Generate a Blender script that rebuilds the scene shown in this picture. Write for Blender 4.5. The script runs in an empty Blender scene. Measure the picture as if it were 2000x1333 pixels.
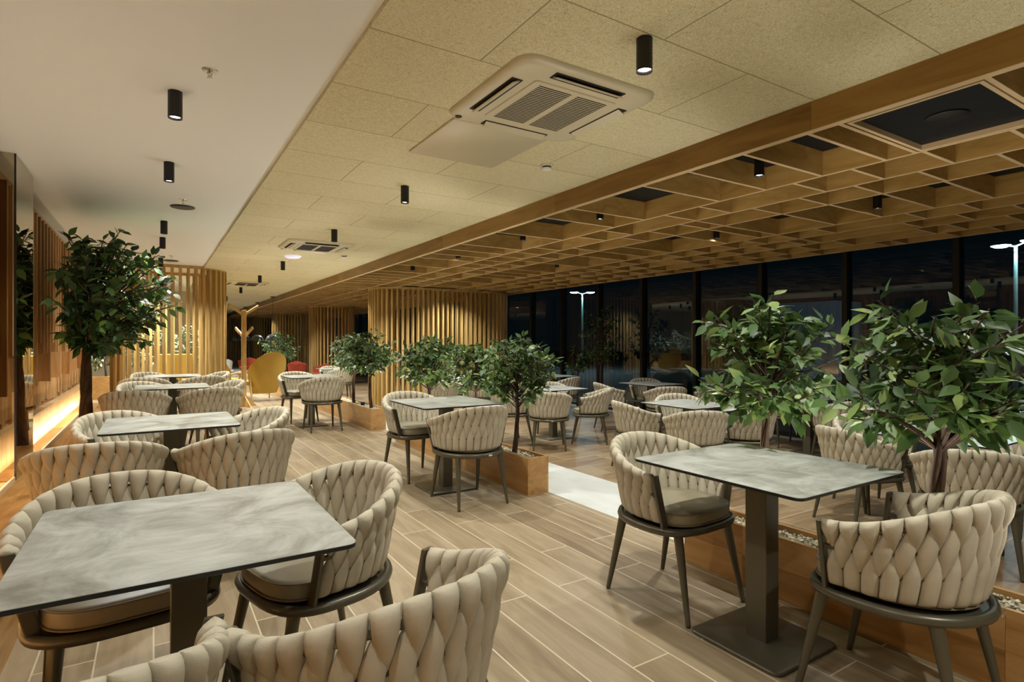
import bpy, math, random
from math import sin, cos, pi, sqrt, radians
from mathutils import Vector, Matrix

SC = bpy.context.scene
COL = SC.collection

# ------------------------------------------------------------------ camera
F = 1111.0
YAW = math.atan(700 / F)
cam_data = bpy.data.cameras.new('camera')
cam_data.sensor_fit = 'HORIZONTAL'
cam_data.sensor_width = 36.0
cam_data.lens = 36.0 * F / 2000.0
cam_data.clip_start = 0.05
cam_data.clip_end = 300
cam = bpy.data.objects.new('camera', cam_data)
COL.objects.link(cam)
cam.location = (0, 0, 1.29)
cam.rotation_euler = (pi / 2, 0, -YAW)
SC.camera = cam

# ------------------------------------------------------------------ world, exposure
w = bpy.data.worlds.new('night_sky')
SC.world = w
w.use_nodes = True
w.node_tree.nodes['Background'].inputs[0].default_value = (0.0012, 0.0028, 0.0042, 1)
w.node_tree.nodes['Background'].inputs[1].default_value = 1.0
SC.view_settings.view_transform = 'Standard'
SC.view_settings.look = 'None'
SC.view_settings.exposure = 0.42
SC.view_settings.gamma = 1.0
SC.view_settings.use_curve_mapping = False

WARM = (0.975, 1.0, 0.945)
SPOT_W = 100.0       # power of one downlight
FILL_W = 5.0        # soft spill at the mouth of each downlight
LED_W = 6.5

ZW, ZP, ZL, ZB = 2.656, 2.63, 2.468, 2.64      # white ceiling, panel ceiling, lattice underside, black ceiling
F0 = -0.18                                     # lower floor by the windows
XW = 8.25                                      # window plane
WHITE_SPOTS = [3.62, 5.08, 7.59, 8.8, 10.98, 12.5, 14.4]
WHITE_SPOTS_NEAR = [2.1, 0.6, -0.9]
PANEL_SPOTS = [1.82, 4.66, 6.93, 10.15, 12.6, 15.6, 19.0, 23.0]
LAT_A = [0.85, 2.55, 4.30, 5.69, 7.40, 9.11, 10.83, 13.0, 15.5, 18.5, 22.0, 26.0]
LAT_B = [0.9, 2.61, 4.36, 5.80, 7.48, 9.23, 11.0, 14.0, 17.0]


def lamp(name, kind, loc, energy, color=WARM, rot=(0, 0, 0), **kw):
    d = bpy.data.lights.new(name, kind)
    d.energy = energy
    d.color = color
    for k, v in kw.items():
        setattr(d, k, v)
    o = bpy.data.objects.new(name, d)
    o.location = loc
    o.rotation_euler = rot
    COL.objects.link(o)
    return o


# ------------------------------------------------------------------ mesh helpers
class MB:
    def __init__(s):
        s.v = []
        s.f = []
        s.m = []

    def add(s, vs, fs, mi=0):
        b = len(s.v)
        s.v += [tuple(p) for p in vs]
        for f in fs:
            s.f.append(tuple(i + b for i in f))
            s.m.append(mi)

    def box(s, x0, x1, y0, y1, z0, z1, mi=0):
        s.add([(x0, y0, z0), (x1, y0, z0), (x1, y1, z0), (x0, y1, z0), (x0, y0, z1), (x1, y0, z1), (x1, y1, z1), (x0, y1, z1)],
              [(0, 3, 2, 1), (4, 5, 6, 7), (0, 1, 5, 4), (1, 2, 6, 5), (2, 3, 7, 6), (3, 0, 4, 7)], mi)

    def obox(s, c, ax, ay, az, hx, hy, hz, mi=0):
        c = Vector(c)
        vs = []
        for dz in (-1, 1):
            for dx, dy in ((-1, -1), (1, -1), (1, 1), (-1, 1)):
                vs.append(c + ax * hx * dx + ay * hy * dy + az * hz * dz)
        s.add(vs, [(0, 3, 2, 1), (4, 5, 6, 7), (0, 1, 5, 4), (1, 2, 6, 5), (2, 3, 7, 6), (3, 0, 4, 7)], mi)

    def rings(s, rs, cap=True, closed=False, mi=0):
        n = len(rs[0])
        vs = [p for r in rs for p in r]
        fs = []
        m = len(rs)
        for i in range(m if closed else m - 1):
            a, b = i * n, ((i + 1) % m) * n
            for j in range(n):
                k = (j + 1) % n
                fs.append((a + j, a + k, b + k, b + j))
        if cap and not closed:
            fs.append(tuple(range(n - 1, -1, -1)))
            fs.append(tuple(range((m - 1) * n, m * n)))
        s.add(vs, fs, mi)

    def tube(s, pts, rad, n=8, closed=False, mi=0, sx=1.0, up=None):
        pts = [Vector(p) for p in pts]
        if not isinstance(rad, (list, tuple)):
            rad = [rad] * len(pts)
        rs = []
        prev = None
        m = len(pts)
        for i, p in enumerate(pts):
            if closed:
                d = pts[(i + 1) % m] - pts[(i - 1) % m]
            else:
                d = pts[min(i + 1, m - 1)] - pts[max(i - 1, 0)]
            d.normalize()
            ref = Vector(up) if up else (prev if prev else (Vector((0, 0, 1)) if abs(d.z) < 0.9 else Vector((1, 0, 0))))
            a = ref - d * ref.dot(d)
            a.normalize()
            b = d.cross(a)
            prev = a
            rs.append([p + a * (cos(2 * pi * k / n) * rad[i]) + b * (sin(2 * pi * k / n) * rad[i] * sx) for k in range(n)])
        s.rings(rs, not closed, closed, mi)

    def lathe(s, prof, c=(0, 0, 0), n=20, mi=0, cap=True):
        rs = [[(c[0] + r * cos(2 * pi * k / n), c[1] + r * sin(2 * pi * k / n), c[2] + z) for k in range(n)] for r, z in prof]
        s.rings(rs, cap, False, mi)

    def build(s, name, mats, parent=None, smooth=True, angle=40, bevel=0):
        me = bpy.data.meshes.new(name)
        me.from_pydata(s.v, [], s.f)
        if not isinstance(mats, (list, tuple)):
            mats = [mats]
        for m in mats:
            me.materials.append(m)
        if len(mats) > 1:
            me.polygons.foreach_set('material_index', s.m)
        if smooth:
            me.polygons.foreach_set('use_smooth', [True] * len(me.polygons))
            me.set_sharp_from_angle(angle=radians(angle))
        me.update()
        o = bpy.data.objects.new(name, me)
        COL.objects.link(o)
        if parent:
            o.parent = parent
        if bevel:
            b = o.modifiers.new('bevel', 'BEVEL')
            b.width = bevel
            b.segments = 2
            b.limit_method = 'ANGLE'
        return o


def empty(name, loc=(0, 0, 0), rz=0.0):
    o = bpy.data.objects.new(name, None)
    o.empty_display_size = 0.1
    COL.objects.link(o)
    o.location = loc
    o.rotation_euler = (0, 0, rz)
    return o


def tag(o, label=None, cat=None, group=None, kind=None):
    if label:
        o['label'] = label
    if cat:
        o['category'] = cat
    if group:
        o['group'] = group
    if kind:
        o['kind'] = kind
    return o


def copy_tree(o, parent=None):
    c = o.copy()
    COL.objects.link(c)
    if parent:
        c.parent = parent
    for ch in list(o.children):
        copy_tree(ch, c)
    return c


# ------------------------------------------------------------------ materials
def newmat(name):
    m = bpy.data.materials.new(name)
    m.use_nodes = True
    nt = m.node_tree
    return m, nt, nt.nodes['Principled BSDF']


def N(nt, t, **kw):
    n = nt.nodes.new(t)
    for k, v in kw.items():
        if k.startswith('i_'):
            n.inputs[k[2:].replace('_', ' ')].default_value = v
        else:
            setattr(n, k, v)
    return n


def plain(name, col, rough=0.5, metal=0.0, spec=0.5, emit=None, es=0.0):
    m, nt, b = newmat(name)
    b.inputs['Base Color'].default_value = (*col, 1)
    b.inputs['Roughness'].default_value = rough
    b.inputs['Metallic'].default_value = metal
    b.inputs['Specular IOR Level'].default_value = spec
    if emit:
        b.inputs['Emission Color'].default_value = (*emit, 1)
        b.inputs['Emission Strength'].default_value = es
    return m


def ramp(nt, stops):
    r = nt.nodes.new('ShaderNodeValToRGB')
    e = r.color_ramp.elements
    while len(e) < len(stops):
        e.new(0.5)
    for k, (p, c) in enumerate(stops):
        e[k].position = p
        e[k].color = (*c, 1)
    return r


def coords(nt, scale=(1, 1, 1), rot=(0, 0, 0), loc=(0, 0, 0), kind='Object'):
    tc = nt.nodes.new('ShaderNodeTexCoord')
    mp = nt.nodes.new('ShaderNodeMapping')
    mp.inputs['Scale'].default_value = scale
    mp.inputs['Rotation'].default_value = rot
    mp.inputs['Location'].default_value = loc
    nt.links.new(tc.outputs[kind], mp.inputs[0])
    return mp


def wood(name, c0, c1, c2, scale=(2, 2, 18), rough=0.45, island=0.5, detail=6, dist=1.2):
    """grain runs along the axis with the small scale number"""
    m, nt, b = newmat(name)
    L = nt.links.new
    mp = coords(nt, scale)
    geo = nt.nodes.new('ShaderNodeNewGeometry')
    ad = N(nt, 'ShaderNodeVectorMath', operation='MULTIPLY_ADD')
    ad.inputs[1].default_value = (37, 51, 23)
    L(geo.outputs['Random Per Island'], ad.inputs[0])
    L(mp.outputs[0], ad.inputs[2])
    nz = N(nt, 'ShaderNodeTexNoise', i_Scale=1.0, i_Detail=detail, i_Roughness=0.6, i_Distortion=dist)
    L(ad.outputs[0], nz.inputs['Vector'])
    mx = N(nt, 'ShaderNodeMath', operation='MULTIPLY_ADD')
    L(geo.outputs['Random Per Island'], mx.inputs[0])
    mx.inputs[1].default_value = island * 0.5
    sb = N(nt, 'ShaderNodeMath', operation='SUBTRACT')
    L(nz.outputs[0], sb.inputs[0])
    sb.inputs[1].default_value = island * 0.25
    L(sb.outputs[0], mx.inputs[2])
    r = ramp(nt, [(0.25, c0), (0.5, c1), (0.75, c2)])
    L(mx.outputs[0], r.inputs[0])
    L(r.outputs[0], b.inputs['Base Color'])
    b.inputs['Roughness'].default_value = rough
    bp = N(nt, 'ShaderNodeBump', i_Strength=0.12, i_Distance=0.01)
    L(nz.outputs[0], bp.inputs['Height'])
    L(bp.outputs[0], b.inputs['Normal'])
    return m


M = {}
OAK = ((0.30, 0.180, 0.050), (0.46, 0.295, 0.095), (0.60, 0.41, 0.165))
M['oak_v'] = wood('oak_vertical_grain', *OAK, scale=(14, 14, 1.3))
M['oak_y'] = wood('oak_lengthwise_grain', (0.18, 0.092, 0.016), (0.29, 0.160, 0.034), (0.38, 0.23, 0.06), scale=(9, 0.9, 7), island=0.45)
M['oak_lat'] = wood('oak_lattice_grain', (0.32, 0.185, 0.045), (0.46, 0.285, 0.085), (0.58, 0.38, 0.135), scale=(3, 1.5, 9), island=0.4)
M['oak_wall'] = wood('oak_wall_board', (0.30, 0.14, 0.04), (0.47, 0.26, 0.10), (0.62, 0.39, 0.19), scale=(9, 12, 1.0), island=1.1)
M['planter'] = wood('planter_oak', (0.26, 0.12, 0.03), (0.44, 0.235, 0.075), (0.55, 0.32, 0.12), scale=(8, 1.1, 11), island=0.8, rough=0.38)
M['lounge'] = wood('yellow_ply', (0.34, 0.20, 0.06), (0.44, 0.27, 0.09), (0.52, 0.33, 0.12), scale=(3, 3, 8), island=0.2)
M['bark'] = wood('bark', (0.022, 0.011, 0.006), (0.065, 0.033, 0.017), (0.13, 0.08, 0.045), scale=(30, 30, 7), rough=0.85)
M['oak_edge'] = plain('pale_oak_edge_banding', (0.62, 0.46, 0.27), 0.5)
M['metal'] = plain('olive_bronze_metal', (0.105, 0.092, 0.060), 0.34, 0.35)
M['metal_dark'] = plain('dark_bronze_frame', (0.016, 0.0145, 0.012), 0.45, 0.2)
M['black'] = plain('black_powder_coat', (0.006, 0.006, 0.007), 0.42)
M['blackceil'] = plain('black_ceiling_paint', (0.006, 0.0075, 0.009), 0.6, spec=0.25)
M['edge'] = plain('black_laminate_edge', (0.012, 0.012, 0.012), 0.35)
M['plastic'] = plain('cream_plastic', (0.62, 0.56, 0.40), 0.38)
M['white_plastic'] = plain('white_plastic', (0.78, 0.77, 0.70), 0.35)
M['dark_gap'] = plain('dark_slot', (0.02, 0.018, 0.014), 0.7)
M['chrome'] = plain('chrome', (0.75, 0.72, 0.66), 0.18, 1.0)
M['lens'] = plain('lamp_lens', (0.9, 0.9, 0.85), 0.4, emit=(1.0, 0.93, 0.82), es=14)
M['dome'] = plain('dome_lens', (0.75, 0.75, 0.85), 0.4, emit=(0.75, 0.72, 1.0), es=0.35)
M['red'] = plain('red_fabric', (0.42, 0.06, 0.025), 0.7)
M['greyshade'] = plain('grey_enamel', (0.10, 0.11, 0.12), 0.35, 0.2)
M['pale_wire'] = plain('pale_grey_wire', (0.45, 0.45, 0.40), 0.4)
M['lead'] = plain('lamp_emitter', (1, 1, 1), 0.4, emit=(1.0, 0.8, 0.5), es=2.5)
M['yellow'] = plain('mustard_upholstery', (0.42, 0.25, 0.03), 0.7)


def mk_fabric():
    m, nt, b = newmat('beige_weave')
    L = nt.links.new
    mp = coords(nt, (1, 1, 1))
    nz = N(nt, 'ShaderNodeTexNoise', i_Scale=14.0, i_Detail=3.0)
    L(mp.outputs[0], nz.inputs['Vector'])
    r = ramp(nt, [(0.3, (0.47, 0.415, 0.31)), (0.7, (0.55, 0.49, 0.37))])
    L(nz.outputs[0], r.inputs[0])
    L(r.outputs[0], b.inputs['Base Color'])
    b.inputs['Roughness'].default_value = 0.85
    b.inputs['Specular IOR Level'].default_value = 0.2
    vo = N(nt, 'ShaderNodeTexVoronoi', i_Scale=420.0, distance='CHEBYCHEV')
    L(mp.outputs[0], vo.inputs['Vector'])
    bp = N(nt, 'ShaderNodeBump', i_Strength=0.35, i_Distance=0.0012)
    L(vo.outputs['Distance'], bp.inputs['Height'])
    L(bp.outputs[0], b.inputs['Normal'])
    return m


M['fabric'] = mk_fabric()
M['vinyl'] = plain('seat_vinyl', (0.30, 0.255, 0.17), 0.42)
M['vinyl_side'] = plain('seat_piping', (0.20, 0.155, 0.09), 0.45)


def mk_stone():
    m, nt, b = newmat('grey_stone_laminate')
    L = nt.links.new
    oi = nt.nodes.new('ShaderNodeObjectInfo')
    mp = coords(nt, (1, 1, 1))
    ad = N(nt, 'ShaderNodeVectorMath', operation='MULTIPLY_ADD')
    ad.inputs[1].default_value = (13, 17, 0)
    L(oi.outputs['Random'], ad.inputs[0])
    L(mp.outputs[0], ad.inputs[2])
    n1 = N(nt, 'ShaderNodeTexNoise', i_Scale=3.6, i_Detail=12.0, i_Roughness=0.68, i_Distortion=0.9)
    L(ad.outputs[0], n1.inputs['Vector'])
    mp2 = N(nt, 'ShaderNodeMapping')
    mp2.inputs['Scale'].default_value = (2.5, 14, 1)
    L(ad.outputs[0], mp2.inputs[0])
    n2 = N(nt, 'ShaderNodeTexNoise', i_Scale=1.5, i_Detail=6.0, i_Roughness=0.7)
    L(mp2.outputs[0], n2.inputs['Vector'])
    mx = N(nt, 'ShaderNodeMath', operation='MULTIPLY_ADD')
    L(n2.outputs[0], mx.inputs[0])
    mx.inputs[1].default_value = 0.22
    L(n1.outputs[0], mx.inputs[2])
    r = ramp(nt, [(0.45, (0.21, 0.20, 0.165)), (0.58, (0.33, 0.328, 0.29)), (0.68, (0.44, 0.442, 0.40)), (0.80, (0.53, 0.53, 0.475))])
    L(mx.outputs[0], r.inputs[0])
    L(r.outputs[0], b.inputs['Base Color'])
    b.inputs['Roughness'].default_value = 0.38
    return m


M['stone'] = mk_stone()


def mk_planks(name, tw, tl, cols, mortar, along_y=True, offset=0.5, loc=(0, 0, 0), msize=0.004, rough=0.42, var=0.5):
    m, nt, b = newmat(name)
    L = nt.links.new
    mp = coords(nt, (1, 1, 1), rot=(0, 0, pi / 2 if along_y else 0), loc=loc)
    br = N(nt, 'ShaderNodeTexBrick', i_Scale=1.0, offset=offset, offset_frequency=2)
    br.inputs['Mortar Size'].default_value = msize
    br.inputs['Mortar Smooth'].default_value = 0.1
    br.inputs['Brick Width'].default_value = tl
    br.inputs['Row Height'].default_value = tw
    br.inputs['Color1'].default_value = (0, 0, 0, 1)
    br.inputs['Color2'].default_value = (1, 1, 1, 1)
    br.inputs['Bias'].default_value = 0.0
    L(mp.outputs[0], br.inputs['Vector'])
    mp2 = coords(nt, (7, 0.8, 1) if along_y else (0.8, 7, 1))
    ad = N(nt, 'ShaderNodeVectorMath', operation='MULTIPLY_ADD')
    ad.inputs[1].default_value = (9, 7, 0)
    L(br.outputs['Color'], ad.inputs[0])
    L(mp2.outputs[0], ad.inputs[2])
    nz = N(nt, 'ShaderNodeTexNoise', i_Scale=1.6, i_Detail=8.0, i_Roughness=0.62, i_Distortion=0.8)
    L(ad.outputs[0], nz.inputs['Vector'])
    mx = N(nt, 'ShaderNodeMath', operation='MULTIPLY_ADD')
    L(br.outputs['Color'], mx.inputs[0])
    mx.inputs[1].default_value = var * 0.4
    sb = N(nt, 'ShaderNodeMath', operation='SUBTRACT')
    L(nz.outputs[0], sb.inputs[0])
    sb.inputs[1].default_value = var * 0.2
    L(sb.outputs[0], mx.inputs[2])
    r = ramp(nt, [(0.3, cols[0]), (0.5, cols[1]), (0.7, cols[2])])
    L(mx.outputs[0], r.inputs[0])
    cm = N(nt, 'ShaderNodeMix', data_type='RGBA')
    L(br.outputs['Fac'], cm.inputs['Factor'])
    L(r.outputs[0], cm.inputs['A'])
    cm.inputs['B'].default_value = (*mortar, 1)
    L(cm.outputs['Result'], b.inputs['Base Color'])
    b.inputs['Roughness'].default_value = rough
    bp = N(nt, 'ShaderNodeBump', i_Strength=0.15, i_Distance=0.004)
    iv = N(nt, 'ShaderNodeMath', operation='MULTIPLY_ADD')
    L(br.outputs['Fac'], iv.inputs[0])
    iv.inputs[1].default_value = -1.0
    L(nz.outputs[0], iv.inputs[2])
    L(iv.outputs[0], bp.inputs['Height'])
    L(bp.outputs[0], b.inputs['Normal'])
    return m


M['floor'] = mk_planks('wood_look_floor_tiles', 0.20, 1.2, ((0.185, 0.128, 0.072), (0.275, 0.203, 0.120), (0.35, 0.268, 0.168)), (0.56, 0.48, 0.33), offset=0.37, msize=0.0035)
M['floor2'] = mk_planks('worn_brown_floor_tiles', 0.40, 1.2, ((0.15, 0.090, 0.042), (0.24, 0.158, 0.082), (0.32, 0.228, 0.130)), (0.44, 0.35, 0.22), along_y=False, offset=0.4, msize=0.004, var=0.8)


def mk_marble():
    m, nt, b = newmat('white_marble')
    L = nt.links.new
    mp = coords(nt, (2.0, 0.9, 1))
    nz = N(nt, 'ShaderNodeTexNoise', i_Scale=2.0, i_Detail=9.0, i_Roughness=0.65, i_Distortion=1.4)
    L(mp.outputs[0], nz.inputs['Vector'])
    r = ramp(nt, [(0.30, (0.45, 0.44, 0.38)), (0.42, (0.60, 0.60, 0.56)), (0.7, (0.66, 0.66, 0.63))])
    L(nz.outputs[0], r.inputs[0])
    L(r.outputs[0], b.inputs['Base Color'])
    b.inputs['Roughness'].default_value = 0.3
    return m


M['marble'] = mk_marble()


def mk_woodwool():
    m, nt, b = newmat('wood_wool_panels')
    L = nt.links.new
    # panels 1.2 long (world X) and 0.6 wide (world Y)
    mp = coords(nt, (1, 1, 1), loc=(-2.52, -1.18, 0))
    br = N(nt, 'ShaderNodeTexBrick', i_Scale=1.0, offset=0.5, offset_frequency=2)
    br.inputs['Mortar Size'].default_value = 0.0035
    br.inputs['Mortar Smooth'].default_value = 0.2
    br.inputs['Brick Width'].default_value = 1.2
    br.inputs['Row Height'].default_value = 0.6
    br.inputs['Color1'].default_value = (0.40, 0.40, 0.40, 1)
    br.inputs['Color2'].default_value = (0.60, 0.60, 0.60, 1)
    L(mp.outputs[0], br.inputs['Vector'])
    co = coords(nt, (1, 1, 1))
    nz = N(nt, 'ShaderNodeTexNoise', i_Scale=75.0, i_Detail=3.0, i_Roughness=0.6, i_Distortion=2.2)
    L(co.outputs[0], nz.inputs['Vector'])
    mu = N(nt, 'ShaderNodeMath', operation='MULTIPLY_ADD')
    L(br.outputs['Color'], mu.inputs[0])
    mu.inputs[1].default_value = 0.25
    L(nz.outputs[0], mu.inputs[2])
    r = ramp(nt, [(0.44, (0.46, 0.40, 0.225)), (0.60, (0.68, 0.62, 0.40)), (0.80, (0.80, 0.75, 0.54))])
    L(mu.outputs[0], r.inputs[0])
    cm = N(nt, 'ShaderNodeMix', data_type='RGBA')
    L(br.outputs['Fac'], cm.inputs['Factor'])
    L(r.outputs[0], cm.inputs['A'])
    cm.inputs['B'].default_value = (0.30, 0.25, 0.13, 1)
    L(cm.outputs['Result'], b.inputs['Base Color'])
    b.inputs['Roughness'].default_value = 0.9
    bp = N(nt, 'ShaderNodeBump', i_Strength=0.5, i_Distance=0.004)
    L(nz.outputs[0], bp.inputs['Height'])
    L(bp.outputs[0], b.inputs['Normal'])
    return m


M['woodwool'] = mk_woodwool()
M['whiteceil'] = plain('white_ceiling_paint', (0.85, 0.88, 0.88), 0.8)
M['plaster'] = plain('cream_plaster', (0.66, 0.60, 0.46), 0.8)


def mk_leaf(name, c):
    m, nt, b = newmat(name)
    L = nt.links.new
    g = nt.nodes.new('ShaderNodeNewGeometry')
    r = ramp(nt, [(0.0, c[0]), (0.45, c[1]), (0.8, c[2]), (1.0, c[3])])
    L(g.outputs['Random Per Island'], r.inputs[0])
    L(r.outputs[0], b.inputs['Base Color'])
    b.inputs['Roughness'].default_value = 0.5
    tr = nt.nodes.new('ShaderNodeBsdfTranslucent')
    L(r.outputs[0], tr.inputs[0])
    ms = nt.nodes.new('ShaderNodeMixShader')
    ms.inputs[0].default_value = 0.25
    L(b.outputs[0], ms.inputs[1])
    L(tr.outputs[0], ms.inputs[2])
    L(ms.outputs[0], nt.nodes['Material Output'].inputs[0])
    return m


M['leaf'] = mk_leaf('ficus_leaf', ((0.030, 0.062, 0.020), (0.065, 0.125, 0.036), (0.13, 0.21, 0.058), (0.30, 0.38, 0.11)))
M['leaf_dark'] = mk_leaf('dark_ficus_leaf', ((0.018, 0.045, 0.014), (0.040, 0.095, 0.027), (0.075, 0.165, 0.040), (0.26, 0.40, 0.09)))
M['leaf_pale'] = mk_leaf('pale_variegated_leaf', ((0.06, 0.14, 0.04), (0.25, 0.33, 0.17), (0.60, 0.62, 0.45), (0.8, 0.8, 0.65)))


def mk_gravel():
    m, nt, b = newmat('pale_gravel')
    g = nt.nodes.new('ShaderNodeNewGeometry')
    r = ramp(nt, [(0.0, (0.34, 0.28, 0.18)), (0.5, (0.52, 0.46, 0.33)), (1.0, (0.75, 0.70, 0.56))])
    nt.links.new(g.outputs['Random Per Island'], r.inputs[0])
    nt.links.new(r.outputs[0], b.inputs['Base Color'])
    b.inputs['Roughness'].default_value = 0.8
    return m


M['gravel'] = mk_gravel()


def mk_mirror():
    m, nt, b = newmat('bronze_mirror')
    b.inputs['Base Color'].default_value = (0.46, 0.40, 0.30, 1)
    b.inputs['Metallic'].default_value = 1.0
    b.inputs['Roughness'].default_value = 0.015
    return m


M['mirror'] = mk_mirror()


def mk_glass():
    m, nt, b = newmat('window_glass')
    nt.nodes.remove(b)
    L = nt.links.new
    fr = N(nt, 'ShaderNodeFresnel', i_IOR=1.52)
    mu = N(nt, 'ShaderNodeMath', operation='MULTIPLY_ADD', use_clamp=True)
    L(fr.outputs[0], mu.inputs[0])
    mu.inputs[1].default_value = 1.5
    mu.inputs[2].default_value = 0.015
    gl = N(nt, 'ShaderNodeBsdfGlossy', i_Roughness=0.0)
    gl.inputs[0].default_value = (0.85, 0.9, 0.9, 1)
    tr = N(nt, 'ShaderNodeBsdfTransparent')
    tr.inputs[0].default_value = (0.75, 0.82, 0.82, 1)
    ms = N(nt, 'ShaderNodeMixShader')
    # only the face towards the viewer mirrors; the far face of the pane lets the ray out again
    ge = N(nt, 'ShaderNodeNewGeometry')
    ff = N(nt, 'ShaderNodeMath', operation='SUBTRACT')
    ff.inputs[0].default_value = 1.0
    L(ge.outputs['Backfacing'], ff.inputs[1])
    fm = N(nt, 'ShaderNodeMath', operation='MULTIPLY')
    L(mu.outputs[0], fm.inputs[0])
    L(ff.outputs[0], fm.inputs[1])
    L(fm.outputs[0], ms.inputs[0])
    L(tr.outputs[0], ms.inputs[1])
    L(gl.outputs[0], ms.inputs[2])
    L(ms.outputs[0], nt.nodes['Material Output'].inputs[0])
    return m


M['glass'] = mk_glass()
M['street_emit'] = plain('street_lamp_lens', (1, 1, 1), 0.4, emit=(0.72, 0.90, 1.0), es=60)
M['street_pole'] = plain('galvanised_pole', (0.35, 0.55, 0.50), 0.5)
M['asphalt'] = plain('asphalt', (0.05, 0.055, 0.055), 0.8)
M['bluewall'] = plain('pale_blue_cladding', (0.24, 0.36, 0.45), 0.7)
M['car'] = plain('dark_car_paint', (0.02, 0.025, 0.03), 0.25, 0.4)
M['tail'] = plain('tail_light', (0.5, 0.02, 0.01), 0.3, emit=(1.0, 0.06, 0.02), es=5)

# ------------------------------------------------------------------ setting
Y0, Y1 = -3.0, 34.0


def struct(name, mb, mat, **kw):
    o = mb.build(name, mat, **kw)
    o['kind'] = 'structure'
    return o


b = MB(); b.box(-4.2, 2.85, Y0, Y1, -0.12, 0.0)
struct('floor', b, M['floor'])
b = MB(); b.box(3.54, 8.05, Y0, Y1, F0 - 0.1, F0)
struct('floor', b, M['floor2'])
b = MB(); b.box(2.85, 3.54, Y0, Y1, F0 - 0.1, 0.002)
struct('trim_1', b, M['marble'])
b = MB(); b.box(8.05, 8.32, Y0, Y1, F0 - 0.1, F0 + 0.005)
struct('trim_2', b, M['marble'])
b = MB(); b.box(-4.2, 0.783, Y0, Y1, ZW, ZW + 0.1)
struct('ceiling', b, M['whiteceil'])
b = MB(); b.box(0.783, 3.11, Y0, Y1, ZP, ZP + 0.12)
struct('ceiling', b, M['woodwool'])
b = MB(); b.box(3.11, XW + 0.15, Y0, Y1, ZB, ZB + 0.12)
struct('ceiling', b, M['blackceil'])
# beam fascia made of long boards
b = MB()
y = Y0
while y < Y1:
    b.box(3.11, 3.16, y + 0.001, min(y + 2.4, Y1) - 0.001, ZL + 0.003, ZB)
    b.box(3.11, 3.16, y + 0.001, min(y + 2.4, Y1) - 0.001, ZL, ZL + 0.003, 1)
    y += 2.4
struct('trim_3', b, [M['oak_y'], M['oak_edge']], smooth=False)
b = MB(); b.box(-4.2, XW + 0.15, Y0 - 0.1, Y0, F0 - 0.1, ZB + 0.1)
struct('wall_back', b, M['plaster'])
# left wall with boards
rnd = random.Random(5)
b = MB()
b.box(-1.16, -1.04, Y0, 11.6, 0, ZW)
b.box(-4.2, -1.04, 11.6, 11.7, 0, ZW)
y = Y0
while y < 11.55:
    y1 = min(y + 0.125, 11.6)
    b.box(-1.04, -1.02, y + 0.001, y1 - 0.001, 0.62 + rnd.uniform(-.02, .02), 2.49)
    y = y1
struct('wall_left', b, M['oak_wall'], smooth=False)
b = MB()
y = Y0
while y < 11.55:
    y1 = min(y + 0.17, 11.6)
    b.box(-1.04, -1.0, y + 0.002, y1 - 0.002, 0.02, 0.56)
    y = y1
b.box(-1.04, -0.965, Y0, 11.6, 0.56, 0.58)
struct('trim_4', b, wood('pale_oak_skirting', (0.50, 0.33, 0.16), (0.62, 0.43, 0.23), (0.70, 0.52, 0.30), scale=(9, 12, 1.0), island=0.5), smooth=False)
b = MB(); b.box(-4.3, -4.2, 11.6, Y1, 0, ZW)
struct('wall_left', b, M['plaster'])
b = MB(); b.box(-4.2, XW + 0.15, Y1, Y1 + 0.1, F0, ZW)
struct('wall_far', b, M['plaster'])
b = MB()
for k in range(80):
    x = -2.0 + k * 0.125
    b.box(x, x + 0.045, Y1 - 1.1, Y1 - 1.0, F0 if x > 3.54 else 0, ZL)
tag(b.build('slatted_screen', M['oak_v'], smooth=False), 'full-width vertical timber slat screen at the far end of the hall', 'slatted screen')

# wall slats standing proud of the boards
wl = empty('wall_slats', (-1.02, Y0, 0))
tag(wl, 'vertical timber slats fixed to the board wall behind the big left ficus', 'wall slats')
b = MB()
y = 0.05
k = 0
while y < 11.5:
    z0 = (1.16, 1.16, 0.86, 1.28)[k % 4] + rnd.uniform(-.02, .02)
    b.box(0.0, 0.10, y - Y0, y - Y0 + 0.045, z0, 2.485)
    y += 0.20
    k += 1
b.build('slats', M['oak_wall'], wl, smooth=False)

# windows -------------------------------------------------------
MULL = [2.95 + 1.308 * k for k in range(-4, 20)]
for i in range(len(MULL) - 1):
    ya, yb = MULL[i], MULL[i + 1]
    b = MB()
    b.box(XW - 0.07, XW + 0.06, ya - 0.035, ya + 0.035, F0, ZB)
    b.box(XW - 0.02, XW + 0.05, ya + 0.035, yb - 0.035, F0, F0 + 0.06)
    b.box(XW - 0.02, XW + 0.05, ya + 0.035, yb - 0.035, ZB - 0.05, ZB)
    o = struct('window_%d' % (i + 1), b, M['metal_dark'])
    g = MB()
    g.box(XW + 0.010, XW + 0.018, ya + 0.03, yb - 0.03, F0 + 0.05, ZB - 0.04)
    g.build('pane', M['glass'], o, smooth=False)

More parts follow.
